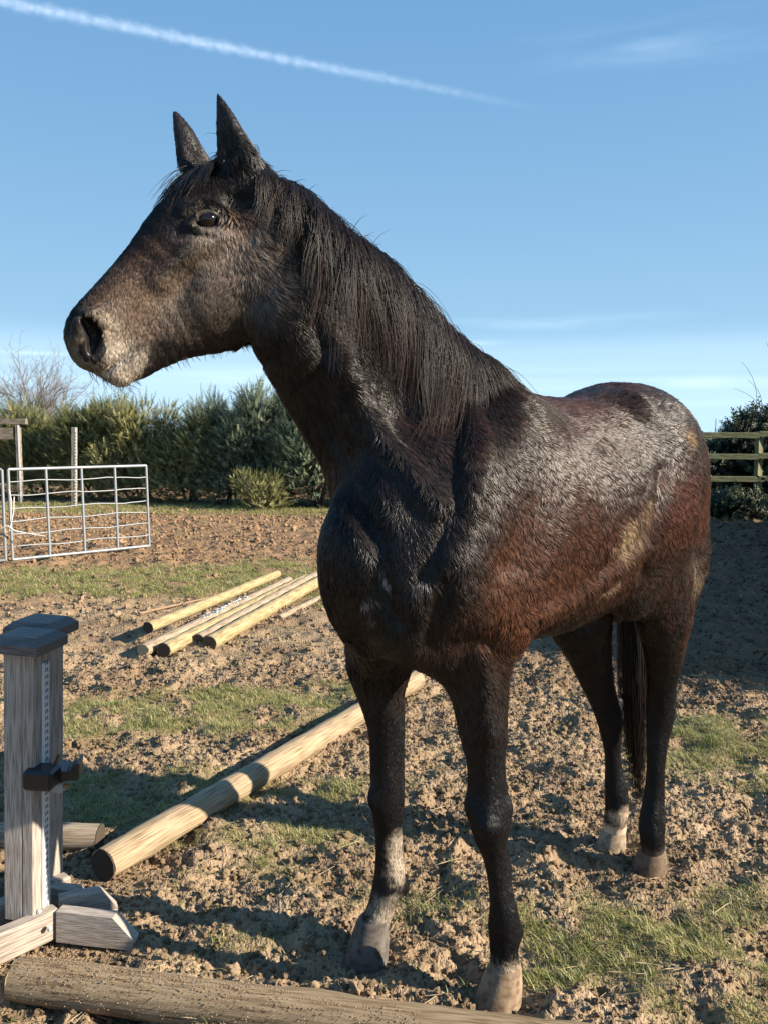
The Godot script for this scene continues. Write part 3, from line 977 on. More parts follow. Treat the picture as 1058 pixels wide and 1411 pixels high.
# a flat outline (x, y) given a thickness along z
func prism(poly: PackedVector2Array, depth: float) -> ArrayMesh:
	var st := SurfaceTool.new()
	st.begin(Mesh.PRIMITIVE_TRIANGLES)
	var tri := Geometry2D.triangulate_polygon(poly)
	var cw := Geometry2D.is_polygon_clockwise(poly)
	for s in [-1.0, 1.0]:
		st.set_normal(Vector3(0, 0, s))
		for k in range(0, tri.size(), 3):
			var a := poly[tri[k]]
			var b := poly[tri[k + 1]]
			var c := poly[tri[k + 2]]
			if ((b - a).cross(c - a) > 0) == (s > 0):
				var q := b
				b = c
				c = q
			for p in [a, b, c]:
				st.add_vertex(Vector3(p.x, p.y, s * depth * .5))
	for k in poly.size():
		var a := poly[k]
		var b := poly[(k + 1) % poly.size()]
		var nn := Vector2(b.y - a.y, a.x - b.x).normalized()
		var fl := cw != (Geometry2D.is_polygon_clockwise(PackedVector2Array([Vector2(0, 0), Vector2(1, 0), Vector2(0, 1)])))
		if fl:
			nn = -nn
		# outward test by a small step
		if Geometry2D.is_point_in_polygon((a + b) * .5 + nn * .0005, poly):
			nn = -nn
		st.set_normal(Vector3(nn.x, nn.y, 0))
		var q := [Vector3(a.x, a.y, -depth * .5), Vector3(b.x, b.y, -depth * .5), Vector3(b.x, b.y, depth * .5), Vector3(a.x, a.y, depth * .5)]
		var f: Vector3 = (q[2] - q[0]).cross(q[1] - q[0])
		var order := [0, 1, 2, 0, 2, 3] if f.dot(Vector3(nn.x, nn.y, 0)) > 0 else [0, 2, 1, 0, 3, 2]
		for i in order:
			st.add_vertex(q[i])
	return st.commit()

# ---------------------------------------------------------------- the ground
var big := noise(FastNoiseLite.TYPE_SIMPLEX, 1.7, 61, 2)
var pock := noise(FastNoiseLite.TYPE_CELLULAR, 4.2, 62, 1)
var clod := noise(FastNoiseLite.TYPE_CELLULAR, 12.0, 63, 1)
var crumb := noise(FastNoiseLite.TYPE_SIMPLEX, 22.0, 64, 4)
var tone := noise(FastNoiseLite.TYPE_SIMPLEX, .9, 65, 4)
var gpatch := noise(FastNoiseLite.TYPE_SIMPLEX, 2.2, 66, 3)
var flat_spots := []

# grass: centre, half size across, half size away, strength
var lawns := [[Vector3(-0.913, 0.000, -4.465), .75, .42, 1.0], [Vector3(-0.450, 0.000, -4.628), .45, .35, .9], [Vector3(-1.405, 0.000, -4.381), .5, .4, .7], [Vector3(-1.001, 0.000, -3.377), .5, .28, .9], [Vector3(-2.101, 0.000, -8.560), 1.5, 1.1, .9], [Vector3(-3.532, 0.000, -8.560), 1.6, 1.0, .9], [Vector3(-1.181, 0.000, -9.018), .8, 1.2, .8], [Vector3(-0.307, 0.000, -3.449), .45, .12, .8], [Vector3(-0.518, 0.000, -3.026), .4, .14, .8], [Vector3(-0.231, 0.000, -2.862), .3, .2, .4],
	[Vector3(1.520, 0.000, -3.711), .42, .32, 1.0], [Vector3(1.422, 0.000, -3.908), .3, .25, .9], [Vector3(1.877, 0.000, -4.105), .4, .4, .6], [Vector3(0.582, 0.000, -2.440), .26, .16, .95], [Vector3(0.745, 0.000, -2.313), .30, .18, .9], [Vector3(0.915, 0.000, -2.107), .35, .16, .8], [Vector3(0.464, 0.000, -2.182), .12, .08, .9], [Vector3(-0.411, 0.000, -2.377), .14, .05, .5], [Vector3(1.115, 0.000, -2.539), .3, .2, .4], [Vector3(-0.609, 0.000, -7.769), .5, .6, .7], [Vector3(0.073, 0.000, -2.581), .25, .15, .25]]

func grass_at(x: float, z: float) -> float:
	var g := 0.0
	for l in lawns:
		var d := Vector2((x - l[0].x) / l[1], (z - l[0].z) / l[2]).length()
		if d < 1.25:
			g = maxf(g, l[3] * (1.0 - smoothstep(.5, 1.25, d)))
	var strip := 1.0 - smoothstep(.2, 1.2, absf(z + 16.6 + x * -.11) - .5)
	g = maxf(g, strip * .9)
	g = maxf(g, .045)
	return clampf(g * (1.0 + gpatch.get_noise_2d(x, z) * 1.5), 0, 1)

func ground_h(x: float, z: float) -> float:
	var g := clampf(grass_at(x, z) * 1.5, 0, 1)
	var far := smoothstep(7.0, 20.0, -z)
	var p := pock.get_noise_2d(x + .08 * crumb.get_noise_2d(z * .2, x * .2), z) + 1.0
	var c := clod.get_noise_2d(x + .03 * crumb.get_noise_2d(x * .4, z * .4), z) + 1.0
	var rough := lerpf(1.0, .38, g) * lerpf(1.0, 1.5, far) * lerpf(1.0, 1.7, smoothstep(.8, 2.2, x) * smoothstep(4.4, 6.0, -z))
	var h := big.get_noise_2d(x, z) * .022
	h += (smoothstep(.05, .75, p) - .6) * .050 * rough
	h += (.5 - c) * .024 * rough
	h += crumb.get_noise_2d(x, z) * .016 * rough
	for f in flat_spots:
		var d = Vector2(x - f[0].x, z - f[0].z).length() / f[1]
		if d < 1.6:
			h = lerpf(h, f[2], 1.0 - smoothstep(.75, 1.6, d))
	return h

func soil_color(x: float, z: float) -> Color:
	var w := tone.get_noise_2d(x, z)
	var w2 := tone.get_noise_2d(x * 5 + 30, z * 5)
	var c := Color(.38, .275, .178).lerp(Color(.25, .168, .106), clampf(.35 + w * .7 + w2 * .35, 0, 1))
	var g := grass_at(x, z)
	c = c.lerp(Color(.20, .165, .075), clampf(g * .8, 0, .75))
	var hedge_shade := smoothstep(.6, 1.8, x) * smoothstep(4.2, 5.4, -z)  # shade of the right-hand hedge, painted into the soil colour
	c = c.lerp(Color(.15, .10, .068), hedge_shade * .8 * (1 - g))
	if -z > 7:
		c = c.lerp(Color(.27, .165, .095), .75 * smoothstep(6, 10, -z) * (1 - g) * (1 - hedge_shade))
	return c

func build_ground() -> void:
	var V := PackedVector3Array()
	var N := PackedVector3Array()
	var I := PackedInt32Array()
	var C := PackedColorArray()
	# strips: from, to, half width, spacing
	for s in [[1.3, 5.6, 2.9, .0125], [1.0, 11.6, 6.4, .03], [.5, 25.0, 16.0, .085]]:
		var h: float = s[3]
		var nx := int(2 * s[2] / h)
		var nz := int((s[1] - s[0]) / h)
		var st := V.size()
		var H := PackedFloat32Array()
		H.resize((nx + 1) * (nz + 1))
		for j in nz + 1:
			for i in nx + 1:
				var x: float = -s[2] + i * h
				var z: float = -s[0] - j * h
				var y := ground_h(x, z)
				if h > .02 and -z < 5.52 and -z > 1.35 and absf(x) < 2.84:      # finer soil lies over this
					y -= .035
				if h > .05 and -z < 11.5 and -z > 1.1 and absf(x) < 6.3:
					y -= .06
				if i < 1 or i > nx - 1 or j < 1 or (s[1] > 20 and j > nz - 2) or (h < .05 and j > nz - 1):
					y = -.16
				H[j * (nx + 1) + i] = y
				V.append(Vector3(x, y, z))
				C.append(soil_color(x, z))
		for j in nz + 1:
			for i in nx + 1:
				var k := j * (nx + 1)
				N.append(Vector3(H[k + maxi(i - 1, 0)] - H[k + mini(i + 1, nx)], 2 * h, H[mini(j + 1, nz) * (nx + 1) + i] - H[maxi(j - 1, 0) * (nx + 1) + i]).normalized())
		for j in nz:
			for i in nx:
				var a := st + j * (nx + 1) + i
				I.append_array(PackedInt32Array([a, a + nx + 1, a + 1, a + 1, a + nx + 1, a + nx + 2]))
	var st := V.size()
	for q in [[-900, 60], [900, 60], [900, -1400], [-900, -1400]]:
		V.append(Vector3(q[0], -.14, q[1]))
		N.append(UP)
		C.append(Color(.16, .15, .075))
	I.append_array(PackedInt32Array([st, st + 2, st + 1, st, st + 3, st + 2]))
	var m := mat(Color.WHITE, .95, .25)
	m.vertex_color_use_as_albedo = true
	var n := noise(FastNoiseLite.TYPE_SIMPLEX, .03, 71, 5)
	m.albedo_texture = noise_tex(n, 1024, [Color(.66, .64, .62), Color(.9, .89, .88), Color(1, 1, 1), Color(1, 1, 1)])
	m.uv1_triplanar = true
	m.uv1_world_triplanar = true
	m.uv1_scale = Vector3.ONE * 1.9
	m.heightmap_enabled = true
	m.heightmap_texture = noise_tex(noise(FastNoiseLite.TYPE_CELLULAR, .045, 72, 3), 1024, [])
	m.heightmap_scale = 1.2
	tag(put(array_mesh(V, N, I, C), "ground", m), "", "", "", "structure")
	print("ground ", V.size())

func lump(sd: int) -> ArrayMesh:
	var sp := SphereMesh.new()
	sp.radius = 1
	sp.height = 2
	sp.radial_segments = 11
	sp.rings = 7
	var a := sp.get_mesh_arrays()
	var V: PackedVector3Array = a[Mesh.ARRAY_VERTEX]
	for i in V.size():
		var v := V[i]
		V[i] = v * (1.0 + .8 * nz1.get_noise_3d(v.x * .07 + sd * 3.1, v.y * .07, v.z * .07) + .55 * nz1.get_noise_3d(v.x * .2 + sd, v.y * .2, v.z * .2)) * Vector3(1, .75, .85)
	var I: PackedInt32Array = a[Mesh.ARRAY_INDEX]
	return array_mesh(V, face_normals(V, I), I)

func scatter(called: String, mesh: Mesh, m: Material, xf: Array, cl: Array, parent: Node = self, kind := "stuff") -> MultiMeshInstance3D:
	var mm := MultiMesh.new()
	mm.transform_format = MultiMesh.TRANSFORM_3D
	mm.use_colors = true
	mm.mesh = mesh
	mm.instance_count = xf.size()
	for k in xf.size():
		mm.set_instance_transform(k, xf[k])
		mm.set_instance_color(k, cl[k])
	var o := MultiMeshInstance3D.new()
	o.multimesh = mm
	o.material_override = m
	o.name = numbered(called) if parent == self else called
	parent.add_child(o, true)
	o.set_meta("kind", kind)
	return o

func build_clods() -> void:
	var r := RandomNumberGenerator.new()
	r.seed = 81
	var m := mat(Color.WHITE, .96, .2)
	m.vertex_color_use_as_albedo = true
	m.heightmap_enabled = true
	m.heightmap_texture = wood_bump
	m.uv1_triplanar = true
	m.uv1_scale = Vector3.ONE * .7
	m.heightmap_scale = .3
	var xf := [[], [], []]
	var cl := [[], [], []]
	for band in [[1.75, 5.4, 42000, .0025, .0115], [5.4, 11.0, 18000, .007, .019], [11.0, 17.0, 7000, .016, .034]]:
		for k in band[2]:
			var f: float = sqrt(lerpf(band[0] * band[0], band[1] * band[1], r.randf()))
			var x := r.randf_range(-.52, .52) * f
			var g := grass_at(x, -f)
			if r.randf() < g * 1.1:
				continue
			var s: float = lerpf(band[3], band[4], pow(r.randf(), 3.0)) * (2.0 if r.randf() < .03 else 1.0)
			var y := ground_h(x, -f) + s * .25
			var b := Basis.from_euler(Vector3(r.randf() * 6, r.randf() * 6, r.randf() * 6)).scaled(Vector3.ONE * s)
			var j := r.randi() % 3
			xf[j].append(Transform3D(b, Vector3(x, y, -f)))
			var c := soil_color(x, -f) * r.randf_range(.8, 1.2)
			cl[j].append(Color(c.r, c.g, c.b))
	for j in 3:
		tag(scatter("soil_crumbs", lump(j), m, xf[j], cl[j]), ["loose dry crumbs of broken brown soil strewn over the ground", "small brown soil lumps kicked up by hooves", "scattered clods of dry brown earth"][j], "soil", "", "stuff")

func tuft(sd: int, blades: int, tall: float, spread: float) -> ArrayMesh:
	var r := RandomNumberGenerator.new()
	r.seed = sd
	var V := PackedVector3Array()
	var N := PackedVector3Array()
	var I := PackedInt32Array()
	for b in blades:
		var a := r.randf() * TAU
		var d := Vector3(cos(a), 0, sin(a))
		var sdv := Vector3(-sin(a), 0, cos(a))
		var o := Vector3(r.randf_range(-1, 1), 0, r.randf_range(-1, 1)) * spread
		var ln := tall * r.randf_range(.45, 1.1)
		var lean := r.randf_range(.25, 1.25)
		var w := r.randf_range(.0011, .0022) * (1.0 if tall < .12 else 1.6)
		var st := V.size()
		for k in 4:
			var t := k / 3.0
			var p := o + UP * ln * (t - .35 * lean * t * t) + d * ln * lean * t * t * .8
			var ww: float = w * [1.0, .9, .6, .05][k]
			V.append(p - sdv * ww)
			V.append(p + sdv * ww)
			var nn := (UP * .6 + d * (-.5 + t) + sdv * .0).normalized()
			N.append((nn - sdv * .4).normalized())
			N.append((nn + sdv * .4).normalized())
		for k in 3:
			var q := st + k * 2
			I.append_array(PackedInt32Array([q, q + 2, q + 1, q + 1, q + 2, q + 3]))
	return array_mesh(V, face_normals(V, I), I)

func build_grass() -> void:
	var r := RandomNumberGenerator.new()
	r.seed = 91
	var m := mat(Color.WHITE, .55, .35)
	m.vertex_color_use_as_albedo = true
	m.backlight_enabled = true
	m.backlight = Color(.6, .6, .25)
	var xf := [[], [], []]
	var cl := [[], [], []]
	for band in [[1.75, 5.6, 70000, .66], [5.6, 11.0, 80000, .95], [11.0, 18.5, 50000, 1.5]]:
		for k in band[2]:
			var f: float = sqrt(lerpf(band[0] * band[0], band[1] * band[1], r.randf()))
			var x := r.randf_range(-.52, .52) * f
			var g := grass_at(x, -f)
			if r.randf() > g * .9:
				continue
			var s: float = band[3] * r.randf_range(.55, 1.25) * lerpf(.7, 1.0, g)
			var b := Basis(UP, r.randf() * TAU).scaled(Vector3(s, s * r.randf_range(.5, 1.0), s))
			var j := r.randi() % 3
			xf[j].append(Transform3D(b, Vector3(x, ground_h(x, -f) - .004, -f)))
			var dry := clampf(r.randf_range(-.25, 1.0) + .35 * tone.get_noise_2d(x * 2, f * 2), 0, 1)
			var c := Color(.165, .185, .05).lerp(Color(.47, .41, .21), dry)
			c *= r.randf_range(.75, 1.25)
			cl[j].append(Color(c.r, c.g, c.b))
	for j in 3:
		tag(scatter("grass", tuft(20 + j, [8, 10, 7][j], [.065, .05, .085][j], [.02, .025, .016][j]), m, xf[j], cl[j]), ["short sparse grass growing in patches on the soil", "low trampled grass among the clods", "longer loose tufts of yellow green grass"][j], "grass", "", "stuff")
	print("grass ", xf[0].size() * 3)
	# dry straws and bits of twig
	xf = []
	cl = []
	for k in 1500:
		var f := sqrt(lerpf(3.2, 50.0, r.randf()))
		var x := r.randf_range(-.5, .5) * f
		var s := r.randf_range(.012, .05)
		var b := Basis.from_euler(Vector3(r.randf_range(-.5, .5), r.randf() * TAU, r.randf_range(-.3, .3)))
		xf.append(Transform3D(b.scaled_local(Vector3(s, .0008 + s * .007, .0008 + s * .007)), Vector3(x, ground_h(x, -f) + .006, -f)))
		var g := r.randf_range(.6, 1.2)
		cl.append(Color(.40 * g, .31 * g, .19 * g))
	var sm := mat(Color.WHITE, .7, .3)
	sm.vertex_color_use_as_albedo = true
	tag(scatter("straw", tube([Vector3(-1, 0, 0), Vector3(-.3, 1.5, 0), Vector3(.4, 1.2, .8), Vector3(1, -.5, 0)], [1.0, 1.0, .9, .5], 4), sm, xf, cl), "pale dry straws and twig bits lying on the soil", "straw", "", "stuff")

# ---------------------------------------------------------------- bushes and trees
func shoot_mesh(sd: int, ln: float, leaves: int, leaf: float, wide: float, ang: float) -> ArrayMesh:
	var r := RandomNumberGenerator.new()
	r.seed = sd
	var V := PackedVector3Array()
	var N := PackedVector3Array()
	var I := PackedInt32Array()
	tube_into(V, N, I, [Vector3.ZERO, Vector3(0, ln * .5, ln * .04), Vector3(0, ln, 0)], [ln * .016, ln * .012, ln * .004], 3, 0.0, 0.0, false)
	for k in leaves:
		var t := (k + r.randf()) / leaves
		var a := k * 2.4 + r.randf() * .5
		var o := Vector3(cos(a), 0, sin(a))
		var d := (o * sin(ang) + UP * cos(ang)).normalized()
		var s := d.cross(o.cross(UP).normalized().rotated(d, r.randf_range(-.6, .6))).normalized()
		s = d.cross(UP + o * .2).normalized()
		var l := leaf * r.randf_range(.7, 1.2) * (1.0 - .5 * t)
		var p := Vector3(0, ln * (.08 + .92 * t), 0)
		var st := V.size()
		V.append(p)
		V.append(p + d * l * .45 + s * wide * .5 * l)
		V.append(p + d * l)
		V.append(p + d * l * .45 - s * wide * .5 * l)
		var nn := d.cross(s)
		for q in 4:
			N.append((nn + s * [0, .35, 0, -.35][q]).normalized())
		I.append_array(PackedInt32Array([st, st + 1, st + 2, st, st + 2, st + 3]))
	return array_mesh(V, N, I)

var gorse: Array
var bramble: Array
var leaf_mat: StandardMaterial3D
var bark: StandardMaterial3D

# lobes: centre and radii of the crown's masses, in the bush's own axes
func bush(called: String, at: Vector3, lobes: Array, count: int, kinds: Array, c0: Color, c1: Color, sd: int, size: float, parent: Node3D = null) -> Node3D:
	var r := RandomNumberGenerator.new()
	r.seed = sd
	var o := base(called, at)
	var xf := [[], []]
	var cl := [[], []]
	var total := 0.0
	for l in lobes:
		total += l[1].x * l[1].y
	for l in lobes:
		var n := int(count * l[1].x * l[1].y / total)
		for k in n:
			var d := Vector3(r.randfn(), r.randfn(), r.randfn()).normalized()
			d.y = absf(d.y) if r.randf() < .6 else d.y
			var rad := pow(r.randf(), .35) * (1.0 + .3 * nz1.get_noise_3d(d.x * .12 + sd, d.y * .12, d.z * .12))
			var p: Vector3 = l[0] + d * l[1] * rad
			if p.y < .02:
				p.y = r.randf() * .45
			var up := (d * Vector3(1, .8, 1) + UP * r.randf_range(.25, 1.0) + Vector3(r.randfn(), r.randfn() * .5, r.randfn()) * .35).normalized()
			var s := size * r.randf_range(.6, 1.25) * (1.35 if rad > 1.0 and d.y > .5 else 1.0)
			var x := up.cross(Vector3(r.randfn(), r.randfn(), r.randfn())).normalized()
			var j := r.randi() % 2
			xf[j].append(Transform3D(Basis(x, up, x.cross(up)).scaled(Vector3.ONE * s), p))
			var c := c0.lerp(c1, clampf(r.randf_range(-.3, 1.0) + .8 * nz1.get_noise_3d(p.x * .05 + sd, p.y * .05, p.z * .05), 0, 1)) * r.randf_range(.75, 1.2)
			cl[j].append(Color(c.r, c.g, c.b))
	for j in 2:
		scatter("foliage" if j == 0 else "foliage_001", kinds[j], leaf_mat, xf[j], cl[j], o)
	# stems
	for k in 5:
		var l = lobes[r.randi() % lobes.size()]
		var b := Vector3(r.randf_range(-.2, .2), -.1, r.randf_range(-.2, .2))
		var e: Vector3 = l[0] + Vector3(r.randf_range(-.5, .5), r.randf_range(.2, .6), r.randf_range(-.4, .4)) * l[1]
		put(tube([b, b.lerp(e, .4) + Vector3(r.randfn() * .08, .05, r.randfn() * .08), e], [.035, .022, .006], 5), "stem", bark, o)
	return o

func lobes_for(w: float, h: float, d: float, r: RandomNumberGenerator) -> Array:
	var L := []
	L.append([Vector3(0, h * .36, 0), Vector3(w * .56, h * .40, d * .5)])
	L.append([Vector3(0, h * .16, d * .1), Vector3(w * .56, h * .22, d * .5)])
	L.append([Vector3(0, h * .5, 0), Vector3(w * .5, h * .3, d * .4)])
	for k in 6:
		var x := r.randf_range(-.42, .42) * w
		var y := h * r.randf_range(.25, .80)
		var s := r.randf_range(.20, .32)
		L.append([Vector3(x, y, r.randf_range(-.3, .45) * d), Vector3(w * s, minf(h * s, h - y), d * s)])
	for k in 3:
		L.append([Vector3(r.randf_range(-.35, .35) * w, h * r.randf_range(.62, .76), r.randf_range(-.2, .3) * d), Vector3(w * .16, h * .24, d * .18)])
	return L

func build_bushes() -> void:
	leaf_mat = mat(Color.WHITE, .55, .4)
	leaf_mat.vertex_color_use_as_albedo = true
	leaf_mat.backlight_enabled = true
	leaf_mat.backlight = Color(.25, .28, .12)
	bark = mat(lin(.12, .09, .065), .9)
	gorse = [shoot_mesh(1, .26, 34, .055, .22, .85), shoot_mesh(2, .20, 30, .06, .25, 1.0)]
	bramble = [shoot_mesh(3, .22, 16, .085, .55, 1.1), shoot_mesh(4, .16, 14, .075, .6, 1.2)]
	var r := RandomNumberGenerator.new()
	r.seed = 101
	var n := 0
	# the gorse hedge behind the gate: across (px-free metres), away, width, height, colour mix, label
	for b in [
		[-9.9, 20.6, 1.9, 2.05, 0, "low olive gorse bush behind the wooden frame at the left edge"],
		[-8.3, 20.4, 2.1, 2.35, 0, "olive gorse bush behind the white-edged post left of the gate"],
		[-6.9, 19.8, 2.0, 2.45, 0, "olive gorse bush behind the leaning slotted post"],
		[-5.5, 19.2, 1.9, 2.30, 1, "yellow green gorse bush behind the right end of the gate"],
		[-4.35, 18.8, 1.7, 2.15, 1, "gorse bush with long spiky shoots below the horse's chin"],
		[-3.35, 18.5, 1.7, 2.45, 2, "dark bluish green gorse bush under the horse's jaw"],
		[-2.35, 18.2, 1.8, 2.60, 2, "tall bluish green gorse bush between jaw and neck of the horse"],
		[-1.35, 17.8, 1.9, 2.75, 2, "tallest gorse bush, cut off by the horse's throat"],
		[-.2, 17.8, 1.9, 2.5, 2, "gorse bush mostly hidden by the horse's neck"],
		[1.0, 18.0, 1.9, 2.3, 2, "gorse bush of the hedge behind the horse's withers"],
		[2.2, 18.2, 1.9, 2.2, 1, "gorse bush of the hedge behind the horse's back"],
		[3.5, 18.3, 1.9, 2.0, 1, "gorse bush of the hedge behind the horse's croup"],
		[-2.45, 16.9, .95, .85, 1, "small yellow green gorse seedling standing in front of the hedge"],
	]:
		var c: Array = [[Color(.12, .135, .048), Color(.42, .38, .155)], [Color(.125, .135, .05), Color(.42, .38, .155)], [Color(.09, .125, .08), Color(.29, .31, .18)]][b[4]]
		var w: float = b[2]
		var o := bush("gorse_bush", Vector3(b[0], -.05, -b[1]), lobes_for(w, b[3], 1.5 if w > 1 else .8, r), int(4600 * w * b[3] / 4.0), gorse, c[0], c[1], 200 + n, 1.0 if w > 1 else .7)
		tag(o, b[5], "bush", "gorse bushes of the hedge")
		n += 1
	# the dark hedge along the right, behind the fence
	for b in [
		[6.35, 17.3, 1.9, 1.45, "dark leafy hedge bush behind the left end of the rail fence"],
		[7.7, 17.3, 2.0, 2.05, "taller dark hedge bush behind the fence post at the right edge"],
		[9.9, 16.4, 2.2, 2.1, "dark hedge bush past the fence post, mostly outside the frame"],
		[6.25, 15.3, 1.9, .45, "low dark undergrowth in front of the lowest fence rail"],
		[5.0, 17.8, 1.8, 1.25, "dark hedge bush mostly hidden behind the horse's rump"],
	]:
		var o := bush("hedge_bush", Vector3(b[0], -.05, -b[1]), lobes_for(b[2], b[3], 1.5 if b[3] > 1 else .9, r), 4200, bramble, Color(.016, .024, .012), Color(.060, .075, .032), 300 + n, 1.0)
		tag(o, b[4], "bush", "dark bushes of the right hedge")
		if b[0] == 7.7:
			for k in 5:
				var p := Vector3([-.2, -.1, .1, .0, .25][k], 1.8, .3)
				var q := Vector3([-.62, -.5, -.15, -.75, .05][k], [2.95, 2.60, 3.35, 2.42, 3.1][k], .3)
				var sh := []
				for i in 8:
					var t := i / 7.0
					sh.append(p.lerp(q, t) + Vector3(sin(t * 2.6) * .22, sin(t * 2.4) * .12, 0))
				put(tube(sh, [.007, .0065, .006, .0055, .005, .0045, .004, .003], 5), "bare_shoot", bark, o)
		n += 1
	for k in 7:   # the same hedge comes forward along the right of the paddock, just outside the frame: it shades the soil
		var o := bush("hedge_bush", Vector3(5.2 + .34 * k, -.05, -4.9 - k * 1.42), lobes_for(1.5, 2.05, 1.9, r), 3000, bramble, Color(.016, .024, .012), Color(.060, .075, .032), 320 + k, 1.15)
		tag(o, "%s dark bush from the near end of the hedge row right of the paddock" % ["first", "second", "third", "fourth", "fifth", "sixth", "seventh"][k], "bush", "hedge row along the right of the paddock")
	# bare tree behind the hedge
	var tr := base("bare_tree", Vector3(-12.5, -.1, -30))
	tag(tr, "leafless twiggy tree behind the hedge at the left edge", "tree")
	var V := PackedVector3Array()
	var N := PackedVector3Array()
	var I := PackedInt32Array()
	put(tube([Vector3(0, 0, 0), Vector3(.03, .7, 0), Vector3(-.02, 1.5, .02), Vector3(.02, 2.4, 0)], [.10, .085, .06, .03], 8), "trunk", bark, tr)
	for k in 60:
		var y := r.randf_range(.6, 2.4)
		var a := r.randf() * TAU
		var p := Vector3(0, y, 0)
		var d := Vector3(cos(a) * .75, r.randf_range(.6, 1.5), sin(a) * .75).normalized()
		var ln := r.randf_range(1.3, 2.3) * (1.2 - y * .15)
		twig(V, N, I, p, d, ln, .026, 3, r)
	put(array_mesh(V, N, I), "crown", mat(lin(.16, .125, .10), .9), tr).set_meta("kind", "stuff")

func twig(V: PackedVector3Array, N: PackedVector3Array, I: PackedInt32Array, p: Vector3, d: Vector3, ln: float, rad: float, depth: int, r: RandomNumberGenerator) -> void:
	var pts := [p]
	var rr := [rad]
	for k in 3:
		d = (d + Vector3(r.randfn(), r.randfn() + .25, r.randfn()) * .16).normalized()
		p += d * ln / 3
		pts.append(p)
		rr.append(rad * (1.0 - .28 * (k + 1)))
		if depth > 0:
			for j in 1 + (r.randi() % 2):
				twig(V, N, I, p, (d + Vector3(r.randfn(), r.randfn() * .6 + .2, r.randfn()) * .55).normalized(), ln * r.randf_range(.35, .6), rad * .5, depth - 1, r)
	tube_into(V, N, I, pts, rr, 3, 0.0, 0.0, false)

# ---------------------------------------------------------------- poles, stands, gate, fence
func pole(called: String, a: Vector3, b: Vector3, r0: float, r1: float, m: Material, endm: Material, label: String, group: String, sd: float) -> Node3D:
	var o := base(called, a)
	var d := b - a
	o.basis = Basis(Quaternion(UP, d.normalized()))
	var ln := d.length()
	var pts := []
	var rr := []
	for k in 41:
		var t := k / 40.0
		pts.append(Vector3(sin(t * 3 + sd) * .006, t * ln, cos(t * 2 + sd) * .005))
		rr.append(lerpf(r0, r1, t))
	rr[0] *= .985
	rr[40] *= .985
	put(tube(pts, rr, 28, .10, sd), "shaft", m, o)
	for e in 2:
		var disc := []
		var c: Vector3 = pts[0 if e == 0 else 40]
		var up := -1.0 if e == 0 else 1.0
		put(tube([c + UP * .001 * up, c + UP * .004 * up], [rr[0 if e == 0 else 40] * .975, rr[0 if e == 0 else 40] * .95], 28, .10, sd), "cut_end", endm, o)
	tag(o, label, "pole", group)
	return o

func slotted_strip(o: Node3D, top: float) -> void:
	var white := mat(lin(.60, .61, .63), .4, .5)
	var sx := .0035
	var strip := put(bevel_box(Vector3(.006, top - .075, .034), .0015), "strip", white, o)
	strip.position = Vector3(sx - .001, (top + .035) * .5 - .02, -.058)
	var dark := mat(lin(.015, .015, .017), .8)
	var st := SurfaceTool.new()
	var bx := BoxMesh.new()
	bx.size = Vector3(.0008, .0115, .0032)
	for k in 37:
		for c in 2:
			st.append_from(bx, 0, Transform3D(Basis(), Vector3(sx + .0024, .082 + k * .0205, -.0645 + c * .0095)))
	put(st.commit(), "slots", dark, strip).set_meta("kind", "stuff")
	strip.get_node("slots").position = -strip.position

